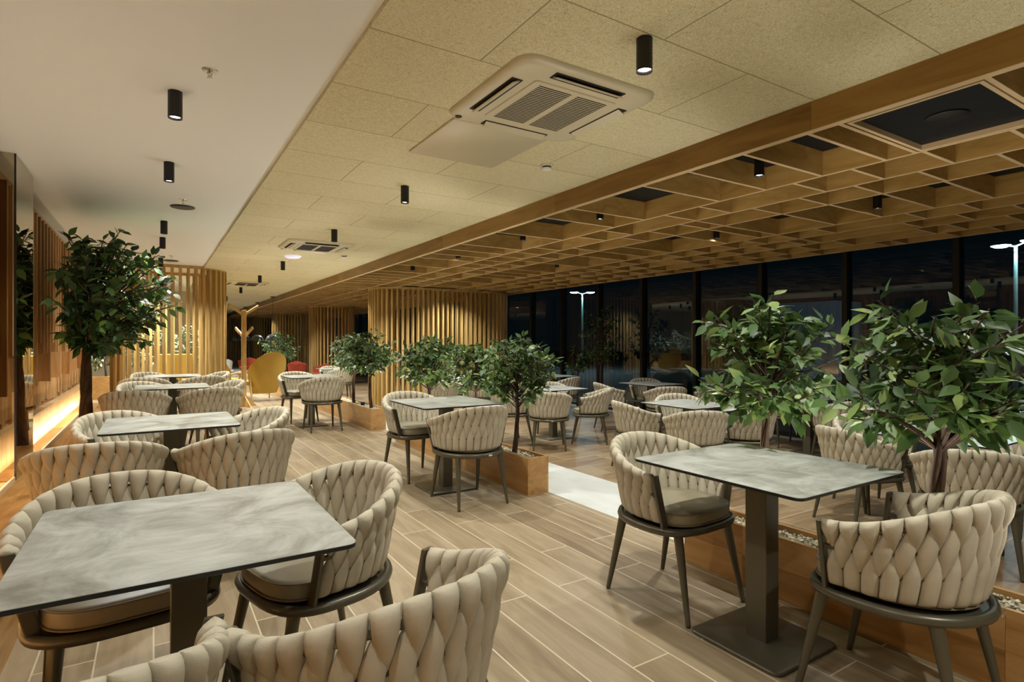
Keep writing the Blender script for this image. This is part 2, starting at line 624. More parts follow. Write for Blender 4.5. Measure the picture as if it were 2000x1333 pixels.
# timber lattice ------------------------------------------------
lat = empty('ceiling_lattice', (3.16, Y0, ZL))
tag(lat, 'coffered oak lattice hanging below the black ceiling beside the windows', 'ceiling lattice')
RX = [3.16, 4.045, 4.495, 4.94, 5.86, 6.30, 6.76, 7.28, 7.72]
TH = 0.024
ZH = ZB - ZL
b = MB()
for x in RX[1:]:
    y = Y0
    while y < Y1 - 1.2:
        b.box(x - TH / 2 - 3.16, x + TH / 2 - 3.16, y - Y0, min(y + 2.9, Y1 - 1.2) - Y0, 0.003, ZH)
        b.box(x - TH / 2 - 3.16, x + TH / 2 - 3.16, y - Y0, min(y + 2.9, Y1 - 1.2) - Y0, 0.0, 0.003, 1)
        y += 2.9
NEAR = [[-0.7, -0.26, 0.17, 0.6, 1.02, 1.665, 1.84, 2.26, 2.70, 3.13, 4.0], [0.3, 0.75, 1.2, 1.63, 2.06, 2.48, 3.35, 3.75],
        [0.1, 0.55, 1.4, 1.84, 2.27, 2.71, 3.14, 3.76, 3.96], [0.1, 0.55, 1.4, 1.85, 2.27, 2.70, 3.13, 3.77, 3.98, 4.42],
        [0.3, 0.75, 1.2, 1.65, 2.08, 2.51, 3.37, 3.79, 4.19, 4.59], [0.5, 0.95, 1.4, 1.86, 2.28, 2.73, 3.79, 3.97, 4.38, 4.85],
        [0.75, 1.2, 1.63, 2.05, 2.52, 2.8, 3.66, 4.1, 4.53], [0.6, 1.04, 1.9, 2.35, 2.74, 3.28, 3.47, 4.3, 4.76]]
for i in range(8):
    ys = list(NEAR[i])
    yy = ys[-1]
    while yy < Y1 - 2:
        yy += 0.435 * (1 if rnd.random() < 0.75 else 2)
        ys.append(yy)
    xa = RX[i] - 3.16
    xb = RX[i + 1] - 3.16
    for yy in ys:
        b.box(xa, xb, yy - TH / 2 - Y0, yy + TH / 2 - Y0, 0.0035, ZH)
        b.box(xa, xb, yy - TH / 2 - Y0, yy + TH / 2 - Y0, 0.0005, 0.0035, 1)
b.build('rails', [M['oak_lat'], M['oak_edge']], lat, smooth=False)
# framed black access panel inside the first coffers
ap = empty('access_panel', (3.60, 1.34, ZL))
tag(ap, 'framed black ceiling panel with a round speaker set in the oak lattice', 'access panel')
b = MB()
fx, fy = 0.425, 0.30
b.box(-fx, fx, -fy, -fy + 0.02, 0.0, 0.05); b.box(-fx, fx, fy - 0.02, fy, 0.0, 0.05)
b.box(-fx, -fx + 0.02, -fy + 0.02, fy - 0.02, 0.0, 0.05); b.box(fx - 0.02, fx, -fy + 0.02, fy - 0.02, 0.0, 0.05)
b.build('frame', M['oak_edge'], ap, smooth=False)
b = MB(); b.box(-fx + 0.02, fx - 0.02, -fy + 0.02, fy - 0.02, 0.03, 0.045)
b.build('panel', M['blackceil'], ap, smooth=False)
b = MB(); b.lathe([(0.0, 0.018), (0.095, 0.018), (0.10, 0.022), (0.10, 0.03)], n=32)
sp = b.build('speaker_grille', M['black'], ap)
b = MB(); b.lathe([(0.0, 0.012), (0.006, 0.012), (0.006, 0.02)], n=10)
b.build('sensor', M['chrome'], sp)

# ------------------------------------------------------------------ downlights
def make_downlight():
    r = empty('ceiling_downlight')
    b = MB()
    b.lathe([(0.031, -0.140), (0.0355, -0.146), (0.0355, 0.0), (0.0, 0.0)], n=24, cap=False)
    b.lathe([(0.031, -0.140), (0.026, -0.128)], n=24, cap=False)
    b.build('housing', M['black'], r)
    b = MB(); b.lathe([(0.0, -0.134), (0.0275, -0.134)], n=20, cap=False)
    b.build('lens', M['lens'], r)
    return r


PROTO_DL = None


def downlight(x, y, z, label, group, power=1.0):
    global PROTO_DL
    if PROTO_DL is None:
        PROTO_DL = o = make_downlight()
    else:
        o = copy_tree(PROTO_DL)
    o.location = (x, y, z)
    tag(o, label, 'downlight', group)
    lamp('downlight_beam', 'SPOT', (x, y, z - 0.152), SPOT_W * power, spot_size=radians(128), spot_blend=0.85, shadow_soft_size=0.03)
    return o


ORD = ['nearest', 'second', 'third', 'fourth', 'fifth', 'sixth', 'seventh', 'eighth', 'ninth', 'tenth', 'eleventh', 'twelfth']
for k, y in enumerate(WHITE_SPOTS):
    lab = ['black tube downlight on the white ceiling, nearest and largest of its line',
           'black tube downlight on the white ceiling, second from the camera',
           'black tube downlight on the white ceiling just beyond the first black disc',
           'black tube downlight on the white ceiling, upper of the tight far pair',
           'black tube downlight on the white ceiling right before the slatted partition',
           'lit downlight seen through the top of the slatted partition',
           'farthest lit downlight seen low through the slatted partition'][k]
    downlight(0.10, y, ZW, lab, 'downlights along the white ceiling', 0.9 if y < 12 else 2.6)
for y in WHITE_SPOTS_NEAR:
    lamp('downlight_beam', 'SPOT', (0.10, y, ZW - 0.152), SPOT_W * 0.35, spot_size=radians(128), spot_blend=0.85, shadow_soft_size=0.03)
for k, y in enumerate(PANEL_SPOTS):
    lab = ['black tube downlight beside the large air conditioner, glaring white lens',
           'black tube downlight on the wood wool ceiling, second from the camera',
           'black tube downlight on the wood wool ceiling near the second air conditioner',
           'black tube downlight beside the pale round ceiling dome',
           'small downlight on the wood wool ceiling beyond the pale dome',
           'tiny downlight on the wood wool ceiling near the far air conditioner',
           'tiny far downlight on the wood wool ceiling above the lounge chairs',
           'farthest tiny downlight on the wood wool ceiling'][k]
    downlight(1.84, y, ZP, lab, 'downlights along the wood wool ceiling', 1.0 if y < 9 else 2.0)
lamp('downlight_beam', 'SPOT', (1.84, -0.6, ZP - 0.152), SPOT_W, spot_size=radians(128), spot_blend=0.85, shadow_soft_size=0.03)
for k, y in enumerate(LAT_A):
    downlight(3.74, y, ZB, '%s downlight counted from the camera in the first lattice coffers beside the beam' % ORD[k], 'downlights in the coffers beside the beam', 0.8 if y < 8 else 1.8)
for k, y in enumerate(LAT_B):
    downlight(5.58, y, ZB, '%s downlight counted from the camera in the lattice coffers nearer the windows' % ORD[k], 'downlights in the window side coffers', 0.8 if y < 8 else 1.8)

# ------------------------------------------------------------------ ceiling equipment
def sprinkler(x, y, z, label, disc):
    r = empty('sprinkler', (x, y, z))
    tag(r, label, 'sprinkler', 'fire sprinklers on the ceilings')
    b = MB(); b.lathe([(0.0, -0.004), (0.018, -0.006), (0.036, -0.003), (0.038, 0.0)], n=24)
    b.build('escutcheon', M['chrome'], r)
    b = MB()
    b.tube([(0, 0, -0.003), (0, 0, -0.035)], 0.005, 8)
    b.tube([(-0.008, 0, -0.005), (-0.011, 0, -0.018), (0, 0, -0.034)], 0.002, 6)
    b.tube([(0.008, 0, -0.005), (0.011, 0, -0.018), (0, 0, -0.034)], 0.002, 6)
    b.build('head', M['chrome'], r)
    b = MB(); b.lathe([(0.0, -0.038), (0.014, -0.038), (0.0145, -0.036), (0, -0.035)], n=16)
    b.build('deflector', M['chrome'], r)


sprinkler(0.24, 3.24, ZW, 'chrome fire sprinkler nearest the camera on the white ceiling', False)
sprinkler(0.24, 6.35, ZW, 'chrome fire sprinkler in front of the first black ceiling disc', False)
sprinkler(0.24, 10.6, ZW, 'chrome fire sprinkler in front of the farther black ceiling disc', False)
sprinkler(3.42, 2.92, ZB, 'chrome fire sprinkler inside a lattice coffer beside the beam', False)
for y, lab in ((6.68, 'thin round black speaker disc on the white ceiling, the nearer one'), (11.24, 'thin round black speaker disc on the white ceiling near the slatted partition')):
    r = empty('ceiling_speaker', (0.25, y, ZW))
    tag(r, lab, 'speaker', 'black discs on the white ceiling')
    b = MB(); b.lathe([(0.0, -0.010), (0.105, -0.010), (0.112, -0.005), (0.112, 0.0)], n=32)
    b.build('grille', M['black'], r)


def smoke(x, y, z, label):
    r = empty('smoke_detector', (x, y, z))
    tag(r, label, 'smoke detector', 'smoke detectors on the wood wool ceiling')
    b = MB(); b.lathe([(0.0, -0.014), (0.05, -0.014), (0.052, 0.0)], n=28); b.build('mount', M['white_plastic'], r)
    b = MB(); b.lathe([(0.0, -0.044), (0.022, -0.043), (0.036, -0.036), (0.040, -0.026)], n=28); b.build('cap', M['white_plastic'], r)
    b = MB(); b.lathe([(0.033, -0.027), (0.033, -0.013)], n=20, cap=False); b.build('vent_slot', M['dark_gap'], r)


smoke(2.53, 3.52, ZP, 'white round smoke detector beside the wooden beam near the air conditioner')
smoke(2.52, 8.92, ZP, 'small white smoke detector far along the wood wool ceiling')
r = empty('ceiling_dome', (1.85, 9.4, ZP))
tag(r, 'shallow pale round dome glowing faintly violet on the wood wool ceiling', 'ceiling dome')
b = MB(); b.lathe([(0.0, -0.045), (0.06, -0.043), (0.10, -0.034), (0.125, -0.015), (0.13, 0.0)], n=32); b.build('dome', M['dome'], r)
r = empty('air_grille', (-0.13, 10.54, ZW))
tag(r, 'small dark slotted air grille on the white ceiling above the left ficus', 'air grille')
b = MB(); b.box(-0.12, 0.12, -0.06, 0.06, -0.008, 0); b.build('frame', M['plastic'], r)
b = MB()
for k in range(8):
    b.box(-0.105 + k * 0.027, -0.088 + k * 0.027, -0.045, 0.045, -0.010, -0.008)
b.build('slots', M['dark_gap'], r, smooth=False)


def rrect(hx, hy, r, n=6):
    pts = []
    for cx, cy, a0 in ((hx - r, hy - r, 0), (-hx + r, hy - r, pi / 2), (-hx + r, -hy + r, pi), (hx - r, -hy + r, 1.5 * pi)):
        for k in range(n + 1):
            a = a0 + (pi / 2) * k / n
            pts.append((cx + r * cos(a), cy + r * sin(a)))
    return pts


def aircon(x, y, label):
    r = empty('air_conditioner', (x, y, ZP))
    tag(r, label, 'air conditioner', 'cassette air conditioners on the wood wool ceiling')
    hx, hy = 0.445, 0.435
    b = MB()
    # moulded panel: rings from the ceiling down, with a sunken middle
    prof = [(0.0, 0.0), (0.004, -0.012), (0.02, -0.024), (0.045, -0.030), (0.16, -0.031)]
    rs = []
    for ins, z in prof:
        rad = max(0.10 - ins * 0.5, 0.03)
        rs.append([(px, py, z) for px, py in rrect(hx - ins, hy - ins, rad)])
    b.rings(rs, cap=True)
    b.build('panel', M['plastic'], r, angle=50)
    b = MB()
    gi = 0.27
    rs = [[(px, py, z) for px, py in rrect(gi - q, gi - q, 0.02, 3)] for q, z in ((0, -0.031), (0.004, -0.037), (0.025, -0.039))]
    b.rings(rs, cap=True)
    g = b.build('intake_grille', M['plastic'], r)
    b = MB()
    for s in (-1, 1):
        for k in range(26):
            yy = -0.235 + k * 0.0182
            b.box(0.02 * s if s > 0 else -0.225, 0.225 if s > 0 else -0.02, yy, yy + 0.0075, -0.0405, -0.038)
    b.build('slots', M['dark_gap'], g, smooth=False)
    for k in range(4):
        a = k * pi / 2
        ax, ay = Vector((cos(a), sin(a), 0)), Vector((-sin(a), cos(a), 0))
        z = Vector((0, 0, 1))
        b = MB()
        b.obox(ax * 0.352 + Vector((0, 0, -0.0312)), ay, ax, z, 0.225, 0.032, 0.0025)
        b.build('air_slot', M['dark_gap'], r, smooth=False)
        b = MB()
        t = (ax + Vector((0, 0, -0.45))).normalized()
        b.obox(ax * 0.350 + Vector((0, 0, -0.040)), ay, t, t.cross(ay), 0.215, 0.026, 0.0025)
        b.build('flap', M['plastic'], r, smooth=False)
    b = MB(); b.lathe([(0.0, -0.034), (0.018, -0.034), (0.02, -0.031)], c=(-0.385, 0.36, 0), n=16)
    b.build('sensor', M['dark_gap'], r)
    return r


aircon(1.888, 2.61, 'large cream square ceiling cassette with slatted middle, nearest the camera')
aircon(1.93, 8.22, 'cream ceiling cassette halfway along the wood wool ceiling')
aircon(1.81, 14.4, 'far cream ceiling cassette showing only a dark slot')
b = MB()
rs = [[(px, py, z) for px, py in rrect(0.34 - q, 0.36 - q, 0.012, 2)] for q, z in ((0, 0), (0, -0.010), (0.004, -0.013))]
b.rings(rs)
o = b.build('ceiling_cover_plate', M['plastic']); o.location = (1.86, 3.42, ZP)
tag(o, 'plain cream square cover plate butting the nearest ceiling cassette', 'cover plate')

# ------------------------------------------------------------------ chairs
ZB0, ZT0, ZTA = 0.438, 0.79, 0.675
STR = 0.12


def plan(u, R):
    L = pi * R + 2 * STR
    s = u * L / 2
    q = pi * R / 2
    if abs(s) <= q:
        t = s / R
        return Vector((R * sin(t), -R * cos(t), 0)), Vector((sin(t), -cos(t), 0))
    sg = 1 if s > 0 else -1
    return Vector((sg * R, abs(s) - q, 0)), Vector((sg, 0, 0))


def zt(u):
    a = min(abs(u), 1.0)
    return ZTA + (ZT0 - ZTA) * (0.5 + 0.5 * cos(pi * min(1, a ** 1.25)))


def shell(u, v):
    R = 0.238 + 0.062 * v ** 0.85
    p, n = plan(u, R)
    p = p.copy()
    p.z = ZB0 + v * (zt(u) - ZB0)
    return p, n


def smoothstep(t):
    t = max(0.0, min(1.0, t))
    return t * t * (3 - 2 * t)


def strap(b, uc, hw, v0, v1, wf, tf, skew=0.0, nv=11, ns=12):
    rs = []
    for i in range(nv + 1):
        # denser rings toward the ends
        t = 0.5 - 0.5 * cos(pi * i / nv)
        v = v0 + (v1 - v0) * t
        wdt = wf(v, t) * hw
        th = tf(v, t)
        ring = []
        for k in range(ns):
            a = 2 * pi * k / ns
            ca, sa = cos(a), sin(a)
            sa = math.copysign(abs(sa) ** 0.9, sa)
            u = uc + wdt * ca + skew * (v - 0.5)
            u = max(-1.0, min(1.0, u))
            p, n = shell(u, v)
            ring.append(p + n * (th * sa))
        rs.append(ring)
    b.rings(rs)


def make_chair():
    root = empty('woven_armchair')
    NS = 19
    pitch = 2.0 / NS
    b = MB()
    for i in range(NS):
        uc = -1 + pitch * (i + 0.5)
        # top row: wraps the rim and narrows to a point
        def wf(v, t):
            return 0.99 * (0.03 + 0.97 * max(0.0, min(1.0, (v - 0.55) / 0.33)) ** 0.85)
        def tf(v, t):
            e = 1.0 if v < 0.90 else sqrt(max(0.02, 1 - ((v - 0.90) / 0.102) ** 2))
            return (0.004 + 0.027 * smoothstep((v - 0.55) / 0.27)) * e
        strap(b, uc, pitch / 2, 0.55, 1.0, wf, tf, skew=-0.02)
        # bottom row: leaf shape pointing up
        def wf3(v, t):
            return 0.99 * (0.03 + 0.97 * max(0.0, min(1.0, (0.60 - v) / 0.30)) ** 0.8)
        def tf3(v, t):
            e = 1.0 if v > 0.04 else sqrt(max(0.15, 1 - ((0.04 - v) / 0.043) ** 2))
            return (0.004 + 0.018 * smoothstep((0.60 - v) / 0.22)) * e
        strap(b, uc, pitch / 2, 0.0, 0.60, wf3, tf3, skew=0.02)
    for i in range(NS - 1):
        uc = -1 + pitch * (i + 1)
        def wf2(v, t):
            return 1.0 * (0.02 + 0.98 * max(0.0, sin(pi * t)) ** 1.05)
        def tf2(v, t):
            return 0.004 + 0.021 * max(0.0, sin(pi * t)) ** 0.8
        strap(b, uc, pitch / 2, 0.27, 0.90, wf2, tf2, skew=0.05)
    b.build('backrest', M['fabric'], root, angle=60)
    # frame of the back
    b = MB()
    for s in (-1, 1):
        p0, n0 = shell(s, 0.0)
        p1, n1 = shell(s, 1.0)
        p0 = p0 + Vector((0, 0.012, -0.02)); p1 = p1 + Vector((0, 0.006, -0.006))
        rs = []
        for p in (p0, p0.lerp(p1, .5), p1):
            rs.append([p + Vector((dx * 0.020, dy * 0.008, 0)) for dx, dy in rrect(1, 1, 0.35, 2)])
        b.rings(rs)
    for v in (0.30, 0.585, 0.86):
        pts = [shell(-1 + 2 * k / 28, v)[0] for k in range(29)]
        b.tube(pts, 0.0095, 6)
    b.build('back_frame', M['metal'], root)
    # seat frame ring
    b = MB()
    pts = []
    n = 44
    for k in range(n):
        a = 2 * pi * k / n
        ca, sa = cos(a), sin(a)
        if sa < 0:
            x, y = 0.262 * ca, 0.275 * sa
        else:
            x, y = 0.262 * math.copysign(abs(ca) ** 0.62, ca), 0.225 * abs(sa) ** 0.62
        pts.append((x, y))
    rs = []
    for i in range(n):
        p = Vector((*pts[i], 0)); q = Vector((*pts[(i + 1) % n], 0)); o_ = Vector((*pts[i - 1], 0))
        d = (q - o_).normalized(); nn = Vector((d.y, -d.x, 0))
        rs.append([p + nn * (cos(t) * 0.017) + Vector((0, 0, 0.405 + sin(t) * 0.019)) for t in [2 * pi * j / 8 for j in range(8)]])
    b.rings(rs, False, True)
    b.add([(x * 0.96, y * 0.96, 0.412) for x, y in pts] + [(x * 0.96, y * 0.96, 0.402) for x, y in pts], [tuple(range(n)), tuple(range(2 * n - 1, n - 1, -1))])
    b.build('seat_frame', M['metal'], root, angle=50)
    # cushion
    b = MB()
    prof = [(0.90, 0.424), (0.955, 0.430), (0.965, 0.440), (0.97, 0.455), (0.965, 0.478), (0.955, 0.487), (0.90, 0.494), (0.6, 0.500), (0.25, 0.503)]
    rs = []
    for sc, z in prof:
        rs.append([(x * sc * 0.90, (y - 0.0) * sc * (0.93 if y < 0 else 1.04), z) for x, y in pts])
    b.rings(rs)
    cu = b.build('seat_cushion', M['vinyl'], root, angle=60)
    b = MB()
    b.tube([(x * 0.875, y * (0.905 if y < 0 else 1.012), 0.486) for x, y in pts], 0.0035, 6, closed=True)
    b.tube([(x * 0.875, y * (0.905 if y < 0 else 1.012), 0.432) for x, y in pts], 0.0035, 6, closed=True)
    b.build('piping', M['vinyl_side'], cu)
    # legs
    for sx in (-1, 1):
        for sy in (-1, 1):
            b = MB()
            top = Vector((sx * 0.185, sy * (0.165 if sy > 0 else 0.175), 0.40))
            bot = Vector((sx * 0.215, sy * (0.245 if sy > 0 else 0.255), 0.006))
            b.tube([top, top.lerp(bot, 0.12), top.lerp(bot, 0.5), bot], [0.023, 0.0215, 0.017, 0.0115], 12)
            lg = b.build('leg', M['metal'], root)
            b = MB(); b.tube([(bot.x, bot.y, 0.0), (bot.x, bot.y, 0.009)], 0.0105, 10)
            b.build('glide', M['black'], lg)
    # little metal maker's plate on the rear of the ring
    b = MB(); b.box(0.02, 0.052, -0.2965, -0.2935, 0.40, 0.412)
    b.build('tag_plate', M['chrome'], root, smooth=False)
    return root


PROTO_CH = make_chair()
used_ch = [False]


def chair(x, y, f, z, label, group):
    if not used_ch[0]:
        o = PROTO_CH
        used_ch[0] = True
    else:
        o = copy_tree(PROTO_CH)
    o.location = (x, y, z)
    o.rotation_euler = (0, 0, math.atan2(f[1], f[0]) - pi / 2)
    tag(o, label, 'chair', group)
    return o


# ------------------------------------------------------------------ tables
def make_table():
    root = empty('pedestal_table')
    hx, hy = 0.375, 0.40
    b = MB()
    rs = [[(px, py, z) for px, py in rrect(hx - q, hy - q, 0.03 - q * .5, 4)] for q, z in ((0.004, 0.742), (0.0, 0.744), (0.0, 0.7545))]
    b.rings(rs)
    top = b.build('tabletop', M['edge'], root)
    b = MB()
    rs = [[(px, py, z) for px, py in rrect(hx - q, hy - q, 0.029 - q * .5, 4)] for q, z in ((0.0006, 0.7545), (0.0015, 0.7558))]
    b.rings(rs)
    b.build('surface', M['stone'], top)
    b = MB(); b.box(-0.045, 0.045, -0.05, 0.05, 0.010, 0.733)
    b.build('post', M['metal'], root, bevel=0.003)
    b = MB()
    b.box(-0.15, 0.15, -0.15, 0.15, 0.733, 0.742)
    b.build('mounting_plate', M['metal_dark'], root, smooth=False)
    b = MB()
    rs = [[(px, py, z) for px, py in rrect(0.215 - q, 0.215 - q, 0.035, 4)] for q, z in ((0, 0.004), (0.0, 0.012), (0.003, 0.015))]
    b.rings(rs)
    b.build('base_plate', M['metal'], root)
    return root


PROTO_T = make_table()
used_t = [False]


def table(x, y, z, label, group, rz=0.0):
    if not used_t[0]:
        o = PROTO_T
        used_t[0] = True
    else:
        o = copy_tree(PROTO_T)
    o.location = (x, y, z)
    o.rotation_euler = (0, 0, rz)
    tag(o, label, 'table', group)
    return o


GL = 'woven armchairs along the left row'
GT = 'stone topped pedestal tables'
# left row: tables and the four chairs at the corners of each
LEFT = [
    ((0.085, 1.89), 'grey stone-topped table nearest the camera at lower left',
     [((-0.08, 2.34), (0.12, -1), 'beige woven armchair behind the nearest left table, facing the camera'),
      ((0.51, 2.20), (-0.97, -0.25), 'beige woven armchair at the right end of the nearest left table'),
      ((0.46, 1.35), (-0.36, 0.93), 'largest beige woven armchair in the bottom foreground, its back to the camera'),
      ((-0.19, 1.33), (0.05, 1), 'beige woven armchair cut off at the bottom left corner')]),
    ((0.10, 4.40), 'grey stone-topped table second in the left row',
     [((-0.14, 4.72), (0.5, -0.87), 'beige woven armchair at the far left of the second left table'),
      ((0.54, 4.52), (-0.95, -0.3), 'beige woven armchair at the far right of the second left table'),
      ((0.42, 3.74), (-0.25, 0.97), 'beige woven armchair, its back to the camera, right before the second left table'),
      ((-0.25, 3.75), (0.0, 1), 'beige woven armchair, its back to the camera, left before the second left table')]),
    ((0.19, 7.83), 'grey stone-topped table third in the left row, beside the big ficus',
     [((-0.06, 8.22), (0.5, -0.87), 'small beige woven armchair behind the third left table, left one'),
      ((0.68, 8.08), (-0.95, -0.3), 'small beige woven armchair behind the third left table, right one'),
      ((0.54, 7.20), (-0.25, 0.97), 'small beige woven armchair before the third left table, right one'),
      ((-0.16, 7.22), (0.15, 1), 'small beige woven armchair before the third left table, left one')]),
    ((0.25, 10.24), 'farthest grey stone-topped table of the left row, before the slatted partition',
     [((0.0, 10.68), (0.5, -0.87), 'tiny beige woven armchair behind the farthest left table, left one'),
      ((0.74, 10.44), (-0.95, -0.3), 'tiny beige woven armchair behind the farthest left table, right one'),
      ((0.60, 9.62), (-0.25, 0.97), 'tiny beige woven armchair before the farthest left table, right one'),
      ((-0.10, 9.64), (0.15, 1), 'tiny beige woven armchair before the farthest left table, left one')]),
]
for (tx, ty), lab, chs in LEFT:
    table(tx, ty, 0, lab, GT)
    for (cx, cy), f, cl in chs:
        chair(cx, cy, f, 0, cl, GL)
GM = 'woven armchairs in the middle row along the planters'
table(2.225, 1.505, 0, 'grey stone-topped table in the right foreground beside the planter', GT)
chair(2.235, 2.00, (0.06, -1), 0, 'beige woven armchair left of the right foreground table, seat showing', GM)
chair(2.27, 1.00, (-0.08, 1), 0, 'large beige woven armchair in the lower right corner, back to the camera', GM)
table(2.18, 4.56, 0, 'grey stone-topped table in the middle, beside the end of the first planter', GT)
chair(2.165, 4.10, (0.0, 1), 0, 'beige woven armchair before the middle table, its back to the camera', GM)
chair(2.13, 5.10, (0.12, -1), 0, 'beige woven armchair behind the middle table, seat showing', GM)
table(2.04, 9.0, 0, 'small distant stone-topped table beside the second planter', GT)
chair(2.075, 8.46, (0.0, 1), 0, 'distant beige woven armchair before the small table beside the second planter', GM)
chair(1.98, 9.56, (0.15, -1), 0, 'distant beige woven armchair behind the small table beside the second planter', GM)
GR = 'woven armchairs in the lower area by the windows'
RIGHT = [
    ((5.10, 1.90), 'stone-topped table behind the rightmost ficus',
     [((4.82, 2.38), (0.93, -0.36), 'beige woven armchair between the two right ficus trees, side towards the camera'),
      ((4.60, 1.58), (0.88, 0.47), 'beige woven armchair behind the trunk of the rightmost ficus'),
      ((5.42, 2.56), (-0.5, -0.85), 'beige woven armchair hidden behind the crown of the rightmost ficus'),
      ((5.72, 1.72), (-0.95, 0.2), 'beige woven armchair at the right picture edge beyond the rightmost ficus')]),
    ((5.17, 4.42), 'stone-topped table just left of the right foreground ficus crown',
     [((4.72, 4.74), (0.93, -0.36), 'beige woven armchair left of the table beside the ficus crown, side view'),
      ((4.72, 3.94), (0.55, 0.83), 'beige woven armchair above the right foreground table, back to the camera'),
      ((5.58, 4.90), (-0.55, -0.83), 'beige woven armchair behind the table beside the ficus crown, only its rim showing'),
      ((5.42, 3.86), (-0.45, 0.9), 'beige woven armchair partly behind the ficus trunk and leaves')]),
    ((5.15, 7.00), 'stone-topped table beyond the ficus at the end of the first planter',
     [((4.60, 6.35), (0.55, 0.83), 'beige woven armchair right of the planter end ficus, back to the camera'),
      ((5.38, 6.42), (-0.75, 0.66), 'beige woven armchair in side view, two splayed legs clear of the floor'),
      ((5.45, 7.50), (-0.5, -0.85), 'beige woven armchair behind the table beyond the planter end ficus'),
      ((4.42, 7.05), (1, -0.1), 'beige woven armchair hidden behind the trunk of the planter end ficus')]),
    ((7.08, 6.85), 'stone-topped table by the windows right of the tall window ficus',
     [((6.45, 7.10), (0.9, -0.42), 'beige woven armchair left of the window table, side view'),
      ((6.72, 6.20), (0.45, 0.89), 'beige woven armchair before the window table, back to the camera'),
      ((7.50, 7.35), (-0.5, -0.85), 'beige woven armchair behind the window table, against the glass'),
      ((7.50, 6.12), (-0.6, 0.8), 'beige woven armchair right of the window table, against the glass')]),
    ((7.20, 4.20), 'stone-topped table by the windows between the two right ficus crowns',
     [((6.88, 3.62), (0.45, 0.89), 'beige woven armchair between the two right ficus crowns, back to the camera'),
      ((7.55, 3.45), (-0.5, 0.86), 'beige woven armchair by the windows left of the rightmost crown'),
      ((7.55, 4.75), (-0.5, -0.85), 'beige woven armchair by the windows behind the right foreground ficus')]),
    ((7.10, 1.75), 'stone-topped table at the right picture edge by the windows',
     [((6.70, 2.30), (0.8, -0.6), 'beige woven armchair by the right picture edge near the windows, left one'),
      ((6.60, 1.35), (0.8, 0.6), 'beige woven armchair at the right picture edge near the windows, nearer one')]),
    ((6.95, 9.45), 'stone-topped table by the windows left of the small window ficus',
     [((6.72, 8.78), (-0.3, 0.95), 'far beige woven armchair right of the planter end ficus, near the windows'),
      ((6.20, 9.25), (0.9, 0.2), 'far beige woven armchair just above the planter end ficus leaves'),
      ((7.10, 10.05), (-0.3, -0.95), 'far beige woven armchair behind the window table left of the small ficus')]),
    ((4.85, 9.95), 'stone-topped table behind the first planter and its ficus row',
     [((4.38, 9.35), (0.5, 0.86), 'beige woven armchair glimpsed behind the first planter, left one'),
      ((5.14, 9.26), (-0.2, 0.97), 'beige woven armchair glimpsed behind the first planter, right one'),
      ((5.20, 10.5), (-0.5, -0.85), 'beige woven armchair glimpsed behind the first planter, far side of its table')]),
    ((3.95, 14.9), 'far stone-topped table glimpsed behind the second planter',
     [((3.95, 14.3), (0.1, 1), 'far beige woven armchair glimpsed behind the second planter, nearer one'),
      ((4.05, 15.5), (0, -1), 'far beige woven armchair glimpsed behind the second planter, farther one')]),
]
for (tx, ty), lab, chs in RIGHT:
    table(tx, ty, F0, lab, GT)
    for (cx, cy), f, cl in chs:
        chair(cx, cy, f, F0, cl, GR)


# ------------------------------------------------------------------ planters and gravel
def planter(x0, x1, y0, y1, z0, h, label, group, gravel_label):
    r = empty('planter_box', ((x0 + x1) / 2, (y0 + y1) / 2, z0))
    tag(r, label, 'planter', group)
    hx, hy = (x1 - x0) / 2, (y1 - y0) / 2
    t = 0.018
    b = MB()
    nb = 2
    for s in (-1, 1):
        y = -hy
        k = 0
        while y < hy - 1e-4:
            ye = min(y + 1.1, hy)
            if hy - ye < 0.3:
                ye = hy
            xa, xb = (-hx, -hx + t) if s < 0 else (hx - t, hx)
            b.box(xa, xb, y + 0.0005, ye - 0.0005, 0.0, h * 0.5 - 0.0005)
            b.box(xa, xb, y + 0.0005, ye - 0.0005, h * 0.5 + 0.0005, h)
            y = ye
    b.build('side_boards', M['planter'], r, smooth=False)
    for s in (-1, 1):
        b = MB()
        ya, yb = (-hy, -hy + t) if s < 0 else (hy - t, hy)
        b.box(-hx + t, hx - t, ya, yb, 0.0, h)
        b.build('end_board', M['planter'], r, smooth=False)
    b = MB(); b.box(-hx + t, hx - t, -hy + t, hy - t, 0.01, h - 0.035)
    b.build('liner', M['vinyl_side'], r, smooth=False)
    # gravel
    rg = random.Random(int(y0 * 10 + 77))
    b = MB()
    n = int(min(3200, (y1 - y0) * (x1 - x0) * 4200))
    for k in range(n):
        c = Vector((rg.uniform(-hx + t + 0.008, hx - t - 0.008), rg.uniform(-hy + t + 0.008, hy - t - 0.008), h - 0.026 + rg.uniform(-0.008, 0.010)))
        q = rg.uniform(0.006, 0.012)
        vs = [c + Vector(p) * q * rg.uniform(0.7, 1.2) for p in ((1, 0, 0), (-1, 0, 0), (0, 1, 0), (0, -1, 0), (0, 0, .7), (0, 0, -.7))]
        b.add(vs, [(0, 2, 4), (2, 1, 4), (1, 3, 4), (3, 0, 4), (2, 0, 5), (1, 2, 5), (3, 1, 5), (0, 3, 5)])
    g = b.build('gravel', M['gravel'], None, smooth=False)
    g.location = ((x0 + x1) / 2, (y0 + y1) / 2, z0)
    tag(g, gravel_label, 'gravel', None, 'stuff')


